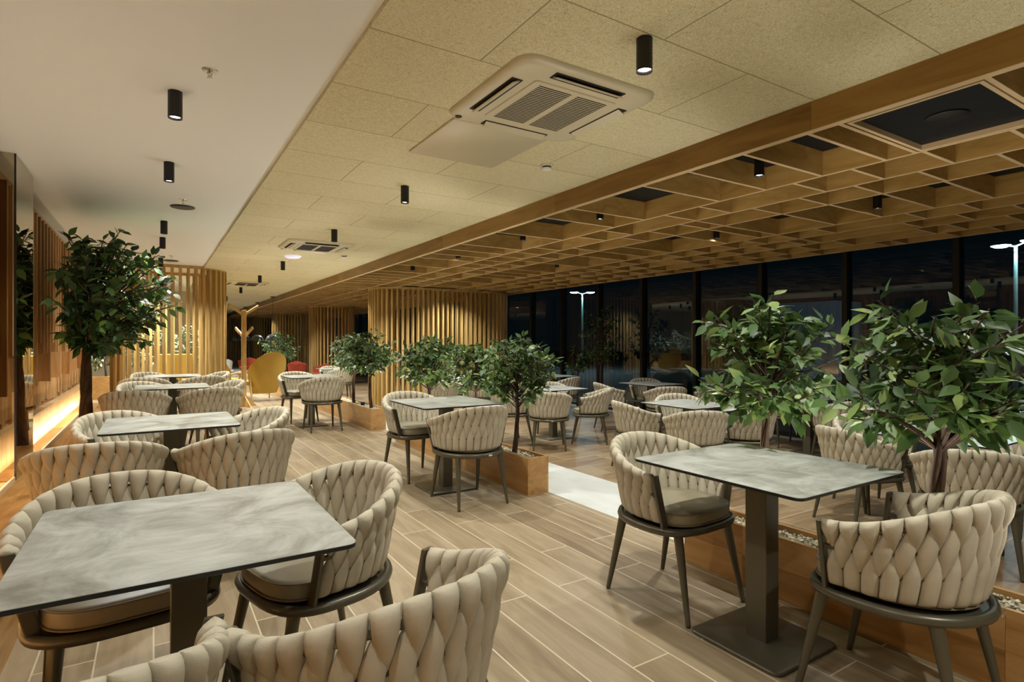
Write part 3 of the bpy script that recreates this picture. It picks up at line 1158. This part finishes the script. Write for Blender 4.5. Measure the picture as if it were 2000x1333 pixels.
GP = 'low oak planter boxes dividing the hall'
planter(2.64, 2.85, -1.4, 2.29, 0, 0.309, 'low oak planter box in the right foreground holding the two biggest ficus', GP, 'pale gravel in the right foreground planter')
planter(2.64, 2.85, 3.94, 7.0, 0, 0.309, 'low oak planter box in the middle, its end board facing the camera', GP, 'pale gravel in the middle planter')
planter(2.64, 2.87, 8.0, 11.2, 0, 0.309, 'low oak planter box beside the small distant table', GP, 'pale gravel in the planter beside the distant table')
planter(2.50, 2.75, 13.2, 17.5, 0, 0.309, 'far low oak planter box behind the yellow lounge chairs', GP, 'pale gravel in the far planter')
r = empty('timber_plinth', (-0.75, 5.5, 0))
tag(r, 'long low oak plinth along the foot of the left board wall', 'plinth')
b = MB(); b.box(-0.25, 0.25, -6.0, 6.05, 0, 0.24); b.build('front_boards', M['planter'], r, smooth=False)
b = MB()
yy = -6.0
while yy < 6.0:
    for q in range(4):
        b.box(-0.25 + q * 0.1275, -0.25 + q * 0.1275 + 0.1265, yy, min(yy + 1.8, 6.05) - 0.002, 0.241, 0.27)
    yy += 1.8
b.build('top_boards', M['planter'], r, smooth=False)


# ------------------------------------------------------------------ trees
def tree(name, x, y, z, th, crown, rad, nleaf, ll, seed, label, group, r0=0.03, mat='leaf', xmin=None, stems=3, lean=0.0, cat='tree', twist=2.2):
    """th: bare trunk height, crown: (dx, dy, z of centre above the base), rad: (rx, ry, rz)"""
    rg = random.Random(seed)
    root = empty(name, (x, y, z))
    tag(root, label, cat, group)
    b = MB()
    C = Vector(crown)
    top = Vector((C.x * 0.6, C.y * 0.6, C.z + rad[2] * 0.25))
    ctr = []
    for k in range(9):
        t = k / 8
        p = Vector((0, 0, 0)).lerp(top, t) + Vector((sin(t * 5 + seed) * 0.02, cos(t * 4 + seed) * 0.02, 0)) * (t * (1 - t) * 4)
        p.z = top.z * t
        ctr.append(p)
    ctr[0].x = ctr[0].y = 0
    for s in range(stems):
        pts, rr = [], []
        for k in range(25):
            t = k / 24
            i = min(int(t * 8), 7)
            c = ctr[i].lerp(ctr[i + 1], t * 8 - i)
            a = 2 * pi * s / stems + t * twist * pi + seed
            rr0 = r0 * (1.15 - 0.75 * t)
            pts.append(c + Vector((cos(a), sin(a), 0)) * rr0 * (0.55 if stems > 1 else 0))
            rr.append(rr0 * (0.62 if stems > 1 else 1.0))
        b.tube(pts, rr, 8)
    b.build('trunk', M['bark'], root, angle=70)
    # branches
    bb = MB()
    fo = MB()
    nb = max(14, nleaf // 16)
    leaves = 0
    per = nleaf / nb
    for k in range(nb):
        # direction uniformly on a sphere, slightly fewer below
        while True:
            d = Vector((rg.gauss(0, 1), rg.gauss(0, 1), rg.gauss(0, 1))).normalized()
            if d.z > -0.85:
                break
        rr = rg.uniform(0.55, 1.0) ** 0.6
        tip = C + Vector((d.x * rad[0], d.y * rad[1], d.z * rad[2])) * rr
        if xmin is not None and tip.x < xmin:
            tip.x = 2 * xmin - tip.x
        t0 = max(0.45, min(0.98, (tip.z / top.z) * rg.uniform(0.62, 0.85)))
        t0 = max(t0, th / top.z)
        i = min(int(t0 * 8), 7)
        st = ctr[i].lerp(ctr[i + 1], t0 * 8 - i)
        mid = st.lerp(tip, 0.5) + Vector((rg.uniform(-.04, .04), rg.uniform(-.04, .04), 0.08 * rad[2] + rg.uniform(0, 0.05)))
        pts = []
        for j in range(7):
            t = j / 6
            pts.append(st * (1 - t) ** 2 + mid * 2 * t * (1 - t) + tip * t * t)
        bb.tube(pts, [r0 * 0.22 * (1 - 0.8 * j / 6) + 0.0012 for j in range(7)], 5)
        m = int(per + rg.uniform(-1, 2))
        for q in range(m):
            t = 0.30 + 0.70 * (q + rg.random()) / m
            j = min(int(t * 6), 5)
            p = pts[j].lerp(pts[j + 1], t * 6 - j)
            ax = (pts[j + 1] - pts[j]).normalized()
            out = Vector((rg.gauss(0, 1), rg.gauss(0, 1), rg.gauss(0, 0.6)))
            out = (out - ax * out.dot(ax)).normalized()
            dr = (ax * rg.uniform(0.2, 0.9) + out * 0.9 + Vector((0, 0, -rg.uniform(0.05, 0.6)))).normalized()
            sz = ll * rg.uniform(0.65, 1.12)
            p = p + out * rg.uniform(0, 0.02)
            up = Vector((rg.gauss(0, .45), rg.gauss(0, .45), 1))
            sd = dr.cross(up).normalized()
            nn = sd.cross(dr).normalized()
            W = sz * rg.uniform(0.42, 0.52)
            base = p + dr * sz * 0.10
            fold = 0.16
            dp = rg.uniform(0.05, 0.22)
            vs = [p]
            for tt, ww in ((0.12, 0.0), (0.34, 0.42), (0.60, 0.50), (0.82, 0.26), (1.05, 0.0)):
                cpt = p + dr * sz * tt - nn * (dp * sz * tt * tt)
                if ww == 0:
                    vs.append(cpt)
                else:
                    vs += [cpt, cpt + sd * W * ww * 2 * 0.5 + nn * W * fold * ww, cpt - sd * W * ww * 2 * 0.5 + nn * W * fold * ww]
            # index: 0 p, 1 base, 2 c1,3 r1,4 l1, 5 c2,6 r2,7 l2, 8 c3,9 r3,10 l3, 11 tip
            fo.add(vs, [(1, 3, 2), (1, 2, 4), (2, 3, 6, 5), (2, 5, 7, 4), (5, 6, 9, 8), (5, 8, 10, 7), (8, 9, 11), (8, 11, 10)])
            fo.add([p - sd * 0.0008, p + sd * 0.0008, vs[1] + sd * 0.0008, vs[1] - sd * 0.0008], [(0, 1, 2, 3)])
            leaves += 1
    bb.build('branches', M['bark'], root)
    fo.build('foliage', M[mat], root, angle=80)
    return root


GTREE = 'ficus trees in the dividing planters'
PX = 2.745
tree('ficus_tree', PX, 1.83, 0.28, 0.62, (0.0, 0.0, 0.90), (0.40, 0.40, 0.36), 1000, 0.10, 11, 'bright ficus behind the right foreground table', GTREE, 0.026)
tree('ficus_tree', PX, 1.046, 0.28, 0.55, (0.0, 0.02, 0.90), (0.42, 0.42, 0.37), 1000, 0.105, 12, 'largest bright ficus nearest the right picture edge', GTREE, 0.030)
tree('ficus_tree', PX, 4.31, 0.28, 0.40, (0.05, 0.0, 0.78), (0.36, 0.36, 0.34), 1150, 0.085, 13, 'grey-green ficus at the end of the middle planter', GTREE, 0.020)
tree('ficus_tree', PX, 5.02, 0.28, 0.50, (0.0, 0.0, 0.76), (0.34, 0.38, 0.27), 900, 0.088, 14, 'ficus second from the near end of the middle planter', GTREE, 0.020)
tree('ficus_tree', PX, 6.15, 0.28, 0.42, (0.0, 0.0, 0.80), (0.40, 0.50, 0.30), 1100, 0.095, 15, 'ficus at the far end of the middle planter, before the slatted column', GTREE, 0.020)
tree('ficus_tree', PX, 8.30, 0.28, 0.45, (0.0, 0.05, 0.83), (0.46, 0.46, 0.33), 1000, 0.10, 16, 'ficus at the near end of the planter beside the distant table', GTREE, 0.022)
tree('ficus_tree', PX, 9.15, 0.28, 0.45, (0.0, 0.0, 0.82), (0.46, 0.48, 0.33), 900, 0.10, 17, 'ficus second in the planter beside the distant table', GTREE, 0.022)
tree('ficus_tree', 2.62, 14.3, 0.28, 0.5, (0, 0, 0.88), (0.42, 0.42, 0.36), 420, 0.10, 18, 'far ficus right of the yellow lounge chairs, nearer one', GTREE, 0.024, 'leaf_dark')
tree('ficus_tree', 2.62, 15.6, 0.28, 0.5, (0, 0, 0.88), (0.42, 0.42, 0.36), 380, 0.10, 19, 'far ficus right of the yellow lounge chairs, farther one', GTREE, 0.024, 'leaf_dark')
tree('ficus_tree', -0.60, 7.28, 0.27, 0.9, (0.14, -0.20, 1.50), (0.70, 1.10, 0.70), 2000, 0.13, 21, 'tall dark ficus with a thick trunk beside the left wall', 'tall ficus trees', 0.050, 'leaf_dark', -0.15, 4)
GW = 'ficus trees standing by the windows'
tree('ficus_tree', 7.60, 8.69, F0, 0.9, (0, 0, 1.60), (0.50, 0.55, 0.62), 420, 0.11, 22, 'tall dim ficus against the windows right of the near street lamp reflection', GW, 0.035, 'leaf_dark')
tree('ficus_tree', 7.72, 9.60, F0, 0.6, (0, 0, 1.15), (0.36, 0.36, 0.36), 260, 0.10, 23, 'small ficus by the windows left of the tall one', GW, 0.020, 'leaf_dark')
tree('ficus_tree', 7.60, 5.50, F0, 1.0, (0, 0, 1.62), (0.40, 0.42, 0.52), 330, 0.10, 24, 'dim ficus by the windows rising behind the right foreground ficus', GW, 0.032, 'leaf_dark')


# ------------------------------------------------------------------ slatted columns
def stadium(hx, hy, rl, rr, step):
    """rounded rectangle centred on the origin; rl radius of the -x corners, rr radius of the +x corners. yields (pos, normal)"""
    segs = []
    def line(a, b_, n): segs.append(('l', a, b_, n, (Vector(b_) - Vector(a)).length))
    def arc(c, r, a0, a1): segs.append(('a', c, r, a0, abs(a1 - a0) * r, a1))
    line((-hx + rl, -hy), (hx - rr, -hy), (0, -1)); arc((hx - rr, -hy + rr), rr, -pi / 2, 0)
    line((hx, -hy + rr), (hx, hy - rr), (1, 0)); arc((hx - rr, hy - rr), rr, 0, pi / 2)
    line((hx - rr, hy), (-hx + rl, hy), (0, 1)); arc((-hx + rl, hy - rl), rl, pi / 2, pi)
    line((-hx, hy - rl), (-hx, -hy + rl), (-1, 0)); arc((-hx + rl, -hy + rl), rl, pi, 1.5 * pi)
    tot = sum(s[4] for s in segs)
    n = int(round(tot / step))
    out = []
    for k in range(n):
        d = tot * k / n
        for s in segs:
            if d <= s[4] + 1e-9:
                break
            d -= s[4]
        if s[0] == 'l':
            a, b_ = Vector(s[1]), Vector(s[2])
            p = a.lerp(b_, d / s[4] if s[4] else 0)
            nn = Vector(s[3])
        else:
            a = s[3] + (s[5] - s[3]) * (d / s[4])
            nn = Vector((cos(a), sin(a)))
            p = Vector(s[1]) + nn * s[2]
        out.append((Vector((p.x, p.y, 0)), Vector((nn.x, nn.y, 0))))
    return out


def slatted(cx, cy, z0, z1, hx, hy, rl, rr, label, group, name='slatted_column', step=0.12, core=None, w_=0.021, dpt=0.045, inner=0.0):
    r = empty(name, (cx, cy, z0))
    tag(r, label, 'slatted column', group)
    b = MB()
    Z = Vector((0, 0, 1))
    H = z1 - z0
    for p, n in stadium(hx, hy, rl, rr, step):
        t = Vector((-n.y, n.x, 0))
        b.obox(p - n * (dpt + 0.003) + Vector((0, 0, H / 2)), t, n, Z, w_, dpt, H / 2 - 0.045)
    b.build('slats', M['oak_v'], r, smooth=False)
    for z, nm in ((H - 0.045, 'top_ring'), (0.0, 'base_ring')):
        b = MB()
        st = stadium(hx, hy, rl, rr, 0.06)
        rs = []
        for p, n in st:
            rs.append([p + n * a + Vector((0, 0, zz)) for a, zz in ((0.0, z), (0.0, z + 0.045), (-0.11, z + 0.045), (-0.11, z))])
        b.rings(rs, False, True)
        b.build(nm, M['oak_v'], r, smooth=False)
    if core:
        b = MB(); b.box(-core, core, -core, core, 0, H)
        b.build('core', M['plaster'], r, smooth=False)
    return r


GS = 'slatted oak columns under the lattice'
slatted(5.80, 12.35, F0, ZL, 1.72, 0.70, 0.60, 0.68, 'wide slatted oak column behind the ficus row, centre of the picture', GS)
slatted(5.25, 20.1, F0, ZL, 0.72, 0.80, 0.62, 0.62, 'slatted oak column second from the camera', GS)
slatted(5.10, 26.0, F0, ZL, 0.80, 0.80, 0.62, 0.62, 'slatted oak column third from the camera', GS)
slatted(5.00, 30.8, F0, ZL, 0.80, 0.80, 0.62, 0.62, 'farthest slatted oak column, just right of the coat stand', GS)
slatted(0.28, 12.55, 0, ZW, 0.93, 0.75, 0.30, 0.62, 'open rounded slatted oak partition at the end of the white ceiling', 'slatted oak partition', 'slatted_partition', step=0.125, w_=0.024)

# mirrored pillar on the left wall
r = empty('mirror_pillar', (-0.93, 5.78, 0))
tag(r, 'bronze mirror clad pillar at the left picture edge', 'mirror')
b = MB(); b.box(-0.11, 0.075, -0.345, 0.345, 0.275, ZW - 0.001)
b.build('pillar', M['metal_dark'], r, smooth=False)
b = MB(); b.box(0.076, 0.082, -0.348, 0.350, 0.275, ZW - 0.002)
b.build('mirror', M['mirror'], r, smooth=False)
b = MB(); b.box(-0.11, 0.075, -0.352, -0.346, 0.275, ZW - 0.002)
b.build('mirror', M['mirror'], r, smooth=False)
b = MB(); b.box(0.073, 0.084, -0.355, -0.347, 0.275, ZW - 0.002)
b.build('edge_trim', M['black'], r, smooth=False)

# light line along the left wall, behind the planter
b = MB(); b.box(-0.862, -0.850, -0.4, 11.5, 0.270, 0.302); b.box(-0.885, -0.862, -0.4, 11.5, 0.270, 0.276)
o = b.build('light_strip', M['oak_edge'], None, smooth=False)
tag(o, 'warm light strip in a thin oak profile along the foot of the left board wall', 'light strip')
b = MB(); b.box(-0.882, -0.866, -0.4, 11.5, 0.276, 0.281)
b.build('emitter', M['lead'], o, smooth=False)
for ya in (0.6, 3.0, 5.4, 7.8, 10.2):
    lamp('strip_glow', 'AREA', (-0.868, ya, 0.290), LED_W, (1.0, 0.78, 0.48), rot=(0, radians(118), 0), shape='RECTANGLE', size=0.015, size_y=2.35)


def fill_uplight(x, y, label, p=14.0, tilt=(0.0, 0.0), zf=0.271, ang=110, soft=0.03):  # invented fixture and beam, added to brighten the ceilings
    r = empty('fill_uplight', (x, y, zf))
    tag(r, label, 'fill_uplight', 'added fill lights')
    b = MB(); b.lathe([(0.0, 0.0), (0.03, 0.0), (0.035, 0.05), (0.03, 0.05), (0.027, 0.035)], n=16, cap=False)
    b.build('housing', M['black'], r)
    b = MB(); b.lathe([(0.0, 0.036), (0.027, 0.036)], n=16, cap=False); b.build('lens', M['lens'], r)
    lamp('fill_beam', 'SPOT', (x, y, zf + 0.06), p, (1.0, 0.93, 0.80), rot=(pi + tilt[0], tilt[1], 0), spot_size=radians(ang), spot_blend=0.9, shadow_soft_size=soft)


fill_uplight(-0.82, 1.9, 'added fill light on the left plinth before the mirror pillar, nearer')  # plinth pair added as upward fill for the white ceiling
fill_uplight(-0.80, 4.3, 'added fill light on the left plinth just before the mirror pillar')
#uplight(-0.85, 6.5, 'added fill light on the left plinth between mirror pillar and ficus')
#uplight(-0.85, 8.6, 'added fill light on the left plinth behind the big ficus')

for k, (y, lab) in enumerate([(0.45, 'beyond the right picture edge'), (1.45, 'between the two big ficus trunks'), (2.1, 'at the end nearest the marble strip')]):  # fixtures in the gravel are added fill, lifting the ceiling brightness
    fill_uplight(PX, y, 'added fill light in the near planter gravel, ' + lab, 34.0, zf=0.29, ang=150, soft=0.12)
for k, (y, lab) in enumerate([(4.6, 'behind the first trunk'), (5.6, 'halfway along'), (6.6, 'at the far end')]):
    fill_uplight(PX, y, 'added fill light in the gravel of the middle planter, ' + lab, 34.0, zf=0.29, ang=150, soft=0.12)
for k, (y, lab) in enumerate([(8.7, 'between the two trunks'), (10.2, 'beyond the trunks')]):
    fill_uplight(PX, y, 'added fill light in the planter by the distant table, ' + lab, 40.0, zf=0.29, ang=150, soft=0.12)

# ------------------------------------------------------------------ coat stand
r = empty('coat_stand', (1.50, 12.25, 0), 0.4)
tag(r, 'oak coat stand with forked arms beside the slatted partition', 'coat stand')
b = MB(); b.box(-0.035, 0.035, -0.035, 0.035, 0.0, 1.90); b.build('pole', M['lounge'], r, bevel=0.004)
for k in range(4):
    a = k * pi / 2
    b = MB()
    d = Vector((cos(a), sin(a), 0))
    up = (d + Vector((0, 0, 0.62))).normalized()
    side = Vector((-sin(a), cos(a), 0))
    zz = 1.80 if k % 2 == 0 else 1.36
    b.obox(Vector((0, 0, zz)) + up * 0.19, up, side, up.cross(side), 0.17, 0.016, 0.024)
    b.build('arm', M['lounge'], r, smooth=False)
    b = MB()
    b.add([tuple(d * 0.035 + side * 0.014), tuple(d * 0.26 + side * 0.014), tuple(d * 0.035 + side * 0.014 + Vector((0, 0, .22))),
           tuple(d * 0.035 - side * 0.014), tuple(d * 0.26 - side * 0.014), tuple(d * 0.035 - side * 0.014 + Vector((0, 0, .22)))],
          [(0, 1, 2), (3, 5, 4), (0, 3, 4, 1), (1, 4, 5, 2), (2, 5, 3, 0)])
    b.build('foot', M['lounge'], r, smooth=False)


# ------------------------------------------------------------------ yellow lounge chairs
def lounge(x, y, rz, label):
    r = empty('lounge_chair', (x, y, 0), rz)
    tag(r, label, 'lounge chair', 'yellow high backed lounge chairs')
    # faces +Y; curved winged shell
    b = MB()
    rows = []
    for i in range(15):
        t = i / 14
        a = -1.35 + 2.7 * t
        hgt = 0.66 + 0.40 * cos(a * 1.16) ** 0.8 if abs(a) < 1.34 else 0.66
        col = []
        for j in range(7):
            v = j / 6
            R = 0.26 + 0.13 * v
            zz = 0.17 + (hgt - 0.17) * v
            col.append(Vector((R * sin(a) * 1.08, -0.05 - R * cos(a) - 0.10 * v, zz)))
        rows.append(col)
    for off, flip in ((0, False), (0.022, True)):
        vs, fs = [], []
        for i, col in enumerate(rows):
            for p in col:
                n = Vector((p.x, p.y + 0.05, 0)).normalized()
                vs.append(p + n * off)
        for i in range(14):
            for j in range(6):
                q = (i * 7 + j, (i + 1) * 7 + j, (i + 1) * 7 + j + 1, i * 7 + j + 1)
                fs.append(q if not flip else q[::-1])
        b.add(vs, fs)
    nb = 15 * 7
    rim = [i * 7 + 6 for i in range(15)]
    base = len(b.v) - 2 * nb
    for i in range(14):
        b.f.append((base + rim[i], base + rim[i + 1], base + nb + rim[i + 1], base + nb + rim[i])); b.m.append(0)
        b.f.append((base + i * 7, base + nb + i * 7, base + nb + (i + 1) * 7, base + (i + 1) * 7)); b.m.append(0)
    b.build('shell', M['yellow'], r, angle=60)
    b = MB()
    rs = [[(px * sc, py * sc, z) for px, py in rrect(0.29, 0.27, 0.09, 5)] for sc, z in ((0.95, 0.34), (1.0, 0.36), (1.0, 0.42), (0.93, 0.44))]
    b.rings(rs); b.build('seat', M['yellow'], r)
    b = MB()
    pts = [(-0.36, -0.2, 0.55), (-0.37, 0.05, 0.60), (-0.35, 0.28, 0.60), (-0.33, 0.34, 0.56)]
    for s in (-1, 1):
        b = MB(); b.tube([(s * -p[0], p[1], p[2]) for p in pts], 0.016, 8); b.build('armrest', M['lounge'], r)
        for (ty, by) in ((0.24, 0.33), (-0.2, -0.34)):
            b = MB(); b.tube([(s * 0.35, ty, 0.58), (s * 0.37, by, 0.0)], [0.017, 0.013], 8); b.build('leg', M['lounge'], r)
        b = MB(); b.tube([(s * 0.355, 0.26, 0.31), (s * 0.355, -0.24, 0.31)], 0.012, 8); b.build('stretcher', M['lounge'], r)


lounge(1.98, 13.4, radians(20), 'yellow winged lounge chair on splayed oak legs, right of the coat stand')
lounge(1.42, 14.3, radians(-60), 'yellow winged lounge chair partly behind the coat stand')

# ------------------------------------------------------------------ far pendants
for k, (x, y, lab) in enumerate([(3.05, 18.4, 'grey dome pendant lamp, rightmost of the far row'), (3.05, 21.4, 'grey dome pendant lamp, second from the right in the far row'),
                                 (3.05, 24.5, 'grey dome pendant lamp just right of the coat stand pole'), (3.05, 28.2, 'grey dome pendant lamp left of the coat stand pole')]):
    r = empty('pendant_lamp', (x, y, 0))
    tag(r, lab, 'pendant lamp', 'grey dome pendants far down the hall')
    b = MB()
    prof = [(0.0, 0.20), (0.06, 0.195), (0.13, 0.165), (0.18, 0.11), (0.205, 0.04), (0.21, 0.0), (0.203, 0.0), (0.17, 0.10), (0.12, 0.155), (0.0, 0.185)]
    b.lathe([(q, 1.30 + z) for q, z in prof], n=28, cap=False); b.build('lamp_shade', M['greyshade'], r)
    b = MB(); b.tube([(0, 0, 1.49), (0, 0, ZP - 0.02)], 0.005, 6); b.build('cord', M['black'], r)
    b = MB(); b.lathe([(0, ZP - 0.022), (0.07, ZP - 0.022), (0.07, ZP)], n=20); b.build('canopy', M['black'], r)
    b = MB(); b.lathe([(0, 1.36), (0.03, 1.38), (0.035, 1.41), (0.02, 1.45), (0.0, 1.46)], n=14); b.build('bulb', M['lens'], r)
    lamp('pendant_glow', 'POINT', (x, y, 1.33), 6.0, shadow_soft_size=0.04)


# ------------------------------------------------------------------ far red chairs and a pale wire chair
def simple_chair(x, y, z, rz, mat, lm, label, name, group, cat='chair', arms=True):
    r = empty(name, (x, y, z), rz)
    tag(r, label, cat, group)
    b = MB()
    rs = [[(px * sc, py * sc, zz) for px, py in rrect(0.24, 0.23, 0.07, 4)] for sc, zz in ((0.95, 0.42), (1, 0.44), (1, 0.49), (0.94, 0.51))]
    b.rings(rs); b.build('seat', mat, r)
    b = MB()
    pts = []
    for i in range(13):
        a = -1.45 + 2.9 * i / 12
        pts.append((sin(a) * 0.27, -cos(a) * 0.25 + 0.02, 0.80 - 0.10 * abs(sin(a))))
    lo = [(p[0] * 0.9, p[1] * 0.95, 0.52) for p in pts]
    vs = []
    for off in (0, 0.03):
        for A, B in zip(pts, lo):
            for q in (B, A):
                n = Vector((q[0], q[1], 0)).normalized()
                vs.append(Vector(q) + n * off)
    fs = []
    for i in range(12):
        fs.append((2 * i, 2 * i + 1, 2 * i + 3, 2 * i + 2))
        fs.append((26 + 2 * i, 26 + 2 * i + 2, 26 + 2 * i + 3, 26 + 2 * i + 1))
        fs.append((2 * i + 1, 26 + 2 * i + 1, 26 + 2 * i + 3, 2 * i + 3))
        fs.append((2 * i, 2 * i + 2, 26 + 2 * i + 2, 26 + 2 * i))
    fs += [(0, 26, 27, 1), (24, 25, 51, 50)]
    b.add(vs, fs); b.build('backrest', mat, r, angle=50)
    for sx in (-1, 1):
        for sy in (-1, 1):
            b = MB(); b.tube([(sx * 0.18, sy * 0.17, 0.43), (sx * 0.22, sy * 0.22, 0)], [0.016, 0.011], 8); b.build('leg', lm, r)


for k, (x, y, rz, lab) in enumerate([
        (3.05, 17.9, 0.3, 'red armchair far behind the far planter, leftmost'), (3.25, 19.6, pi, 'red armchair far behind the far planter, back of the left pair'),
        (3.75, 18.4, 0.2, 'red armchair far behind the far planter, middle'), (4.05, 19.9, pi - .2, 'red armchair beyond the middle far red one'),
        (4.25, 17.6, 0.5, 'red armchair just left of the second slatted column'), (2.45, 19.0, 0.0, 'red armchair far away right of the yellow lounge chairs')]):
    simple_chair(x, y, 0 if x < 3.5 else F0, rz, M['red'], M['lounge'], lab, 'red_armchair', 'red armchairs far down the hall')
simple_chair(1.55, 17.2, 0, 0.6, M['pale_wire'], M['pale_wire'], 'pale grey chair seen just right of the slatted partition', 'pale_chair', None)

# ------------------------------------------------------------------ planting beyond the partition
GG = 'pale leafy shrubs behind the slatted partition'
b = MB(); b.box(-2.0, 1.1, 15.4, 15.9, 0, 0.5)
o = b.build('planter_box', M['planter'], None, smooth=False)
tag(o, 'long oak planter seen through the slatted partition', 'planter')
for k, (x, y, lab) in enumerate([(-1.7, 15.65, 'pale variegated shrub behind the partition, leftmost'), (-0.9, 15.65, 'pale variegated shrub behind the partition, left of centre'),
                                 (-0.1, 15.65, 'pale variegated shrub behind the partition, right of centre'), (0.7, 15.65, 'pale variegated shrub behind the partition, rightmost')]):
    tree('leafy_shrub', x, y, 0.5, 0.1, (0, 0, 0.62), (0.46, 0.38, 0.62), 520, 0.11, 40 + k, lab, GG, 0.02, 'leaf_pale', None, 1, cat='shrub')
for x in (-1.3, -0.2, 0.8):
    downlight(x, 15.2, ZW, 'lit downlight above the pale shrubs, %s' % {-1.3: 'left', -0.2: 'middle', 0.8: 'right'}[x], 'downlights above the pale shrubs', 1.6)
b = MB(); b.box(-4.2, 1.1, 18.0, 18.1, 0, ZW)
struct('wall_inner', b, M['plaster'])
b = MB()
b.box(-0.25, 0.45, -0.2, 0.2, 0, 0.45); b.box(-0.25, 0.45, 0.12, 0.2, 0.45, 1.0)
o = b.build('mustard_bench', M['yellow'], None, bevel=0.02); o.location = (0.30, 14.6, 0)
tag(o, 'mustard upholstered bench seen through the slatted partition', 'bench')

# ------------------------------------------------------------------ outside
b = MB(); b.box(XW + 0.1, 90, -60, 120, -1.35, -1.2)
struct('ground_outside', b, M['asphalt'])
b = MB()
for k in range(11):
    b.box(XW + 0.1 + k * 0.16, XW + 0.1 + k * 0.16 + 0.145, -2.5, 30, F0 - 0.09, F0 - 0.06)
tag(b.build('terrace_deck', plain('grey_deck', (0.12, 0.13, 0.13), 0.6), None, smooth=False), 'grey board terrace just outside the windows', 'deck')


def street_lamp(x, y, label, rz):
    r = empty('street_lamp', (x, y, -1.2), rz)
    tag(r, label, 'street lamp', 'twin headed street lamps outside')
    H = 6.4
    b = MB(); b.tube([(0, 0, 0), (0, 0, H)], [0.09, 0.06], 12); b.build('pole', M['street_pole'], r)
    b = MB(); b.tube([(-0.55, 0, H + 0.12), (0, 0, H), (0.55, 0, H + 0.12)], 0.035, 8); b.build('cross_arm', M['street_pole'], r)
    for s in (-1, 1):
        b = MB(); b.lathe([(0.0, 0.12), (0.26, 0.09), (0.36, 0.02), (0.34, 0.0)], c=(s * 0.68, 0, H + 0.12), n=20, cap=False)
        hd = b.build('lamp_head', M['metal_dark'], r)
        b = MB(); b.lathe([(0.0, -0.10), (0.2, -0.07), (0.34, 0.0)], c=(s * 0.68, 0, H + 0.12), n=20, cap=False)
        b.build('lens', M['street_emit'], hd)
    lamp('street_glow', 'POINT', (x, y, -1.2 + H - 0.25), 900, (0.62, 0.85, 1.0), shadow_soft_size=0.15)


street_lamp(30.0, 8.75, 'lit twin street lamp at the right picture edge', radians(60))
street_lamp(30.0, 36.7, 'lit twin street lamp seen through the windows left of the tall ficus', radians(-30))
r = empty('kiosk', (38.5, 22.3, -1.2))
tag(r, 'pale blue single-storey building outside, lit by the street lamps', 'building')
b = MB(); b.box(-1.5, 1.5, -2.6, 2.9, 0, 5.1); b.build('wall', M['bluewall'], r, smooth=False)
b = MB(); b.box(-1.56, -1.49, 1.3, 2.4, 3.3, 4.4); b.build('window', M['dark_gap'], r, smooth=False)
b = MB(); b.box(-1.6, 1.6, -2.7, 3.0, 5.1, 5.22); b.build('roof', M['metal_dark'], r, smooth=False)
# parked car seen from behind
r = empty('car', (15.5, 13.8, -1.2), radians(-38))
tag(r, 'dark parked car outside the windows, red tail lights on', 'car')
b = MB()
def carsec(y, w0, zl, zh, wt):
    return [(-w0, y, zl), (w0, y, zl), (w0 * 1.02, y, (zl + zh) / 2), (wt, y, zh), (-wt, y, zh), (-w0 * 1.02, y, (zl + zh) / 2)]
b.rings([carsec(-2.05, 0.80, 0.30, 0.85, 0.76), carsec(-1.9, 0.86, 0.22, 0.98, 0.80), carsec(-0.6, 0.88, 0.2, 1.0, 0.82), carsec(1.2, 0.88, 0.2, 0.98, 0.82), carsec(2.1, 0.80, 0.3, 0.72, 0.72)])
b.build('body', M['car'], r, bevel=0.04)
b = MB(); b.rings([carsec(-1.85, 0.76, 0.95, 1.0, 0.70), carsec(-1.3, 0.74, 0.95, 1.44, 0.56), carsec(0.3, 0.74, 0.95, 1.46, 0.56), carsec(1.1, 0.76, 0.95, 0.99, 0.70)])
b.build('cabin', M['glass'], r)
for s in (-1, 1):
    b = MB(); b.box(s * 0.72 - 0.10, s * 0.72 + 0.10, -2.07, -1.99, 0.70, 0.84); b.build('tail_light', M['tail'], r)
    for yy in (-1.25, 1.3):
        b = MB()
        rs = [[(s * 0.80 + dx, yy + 0.32 * cos(2 * pi * k / 20), 0.32 + 0.32 * sin(2 * pi * k / 20)) for k in range(20)] for dx in (-0.1, 0.1)]
        b.rings(rs); b.build('wheel', M['black'], r)
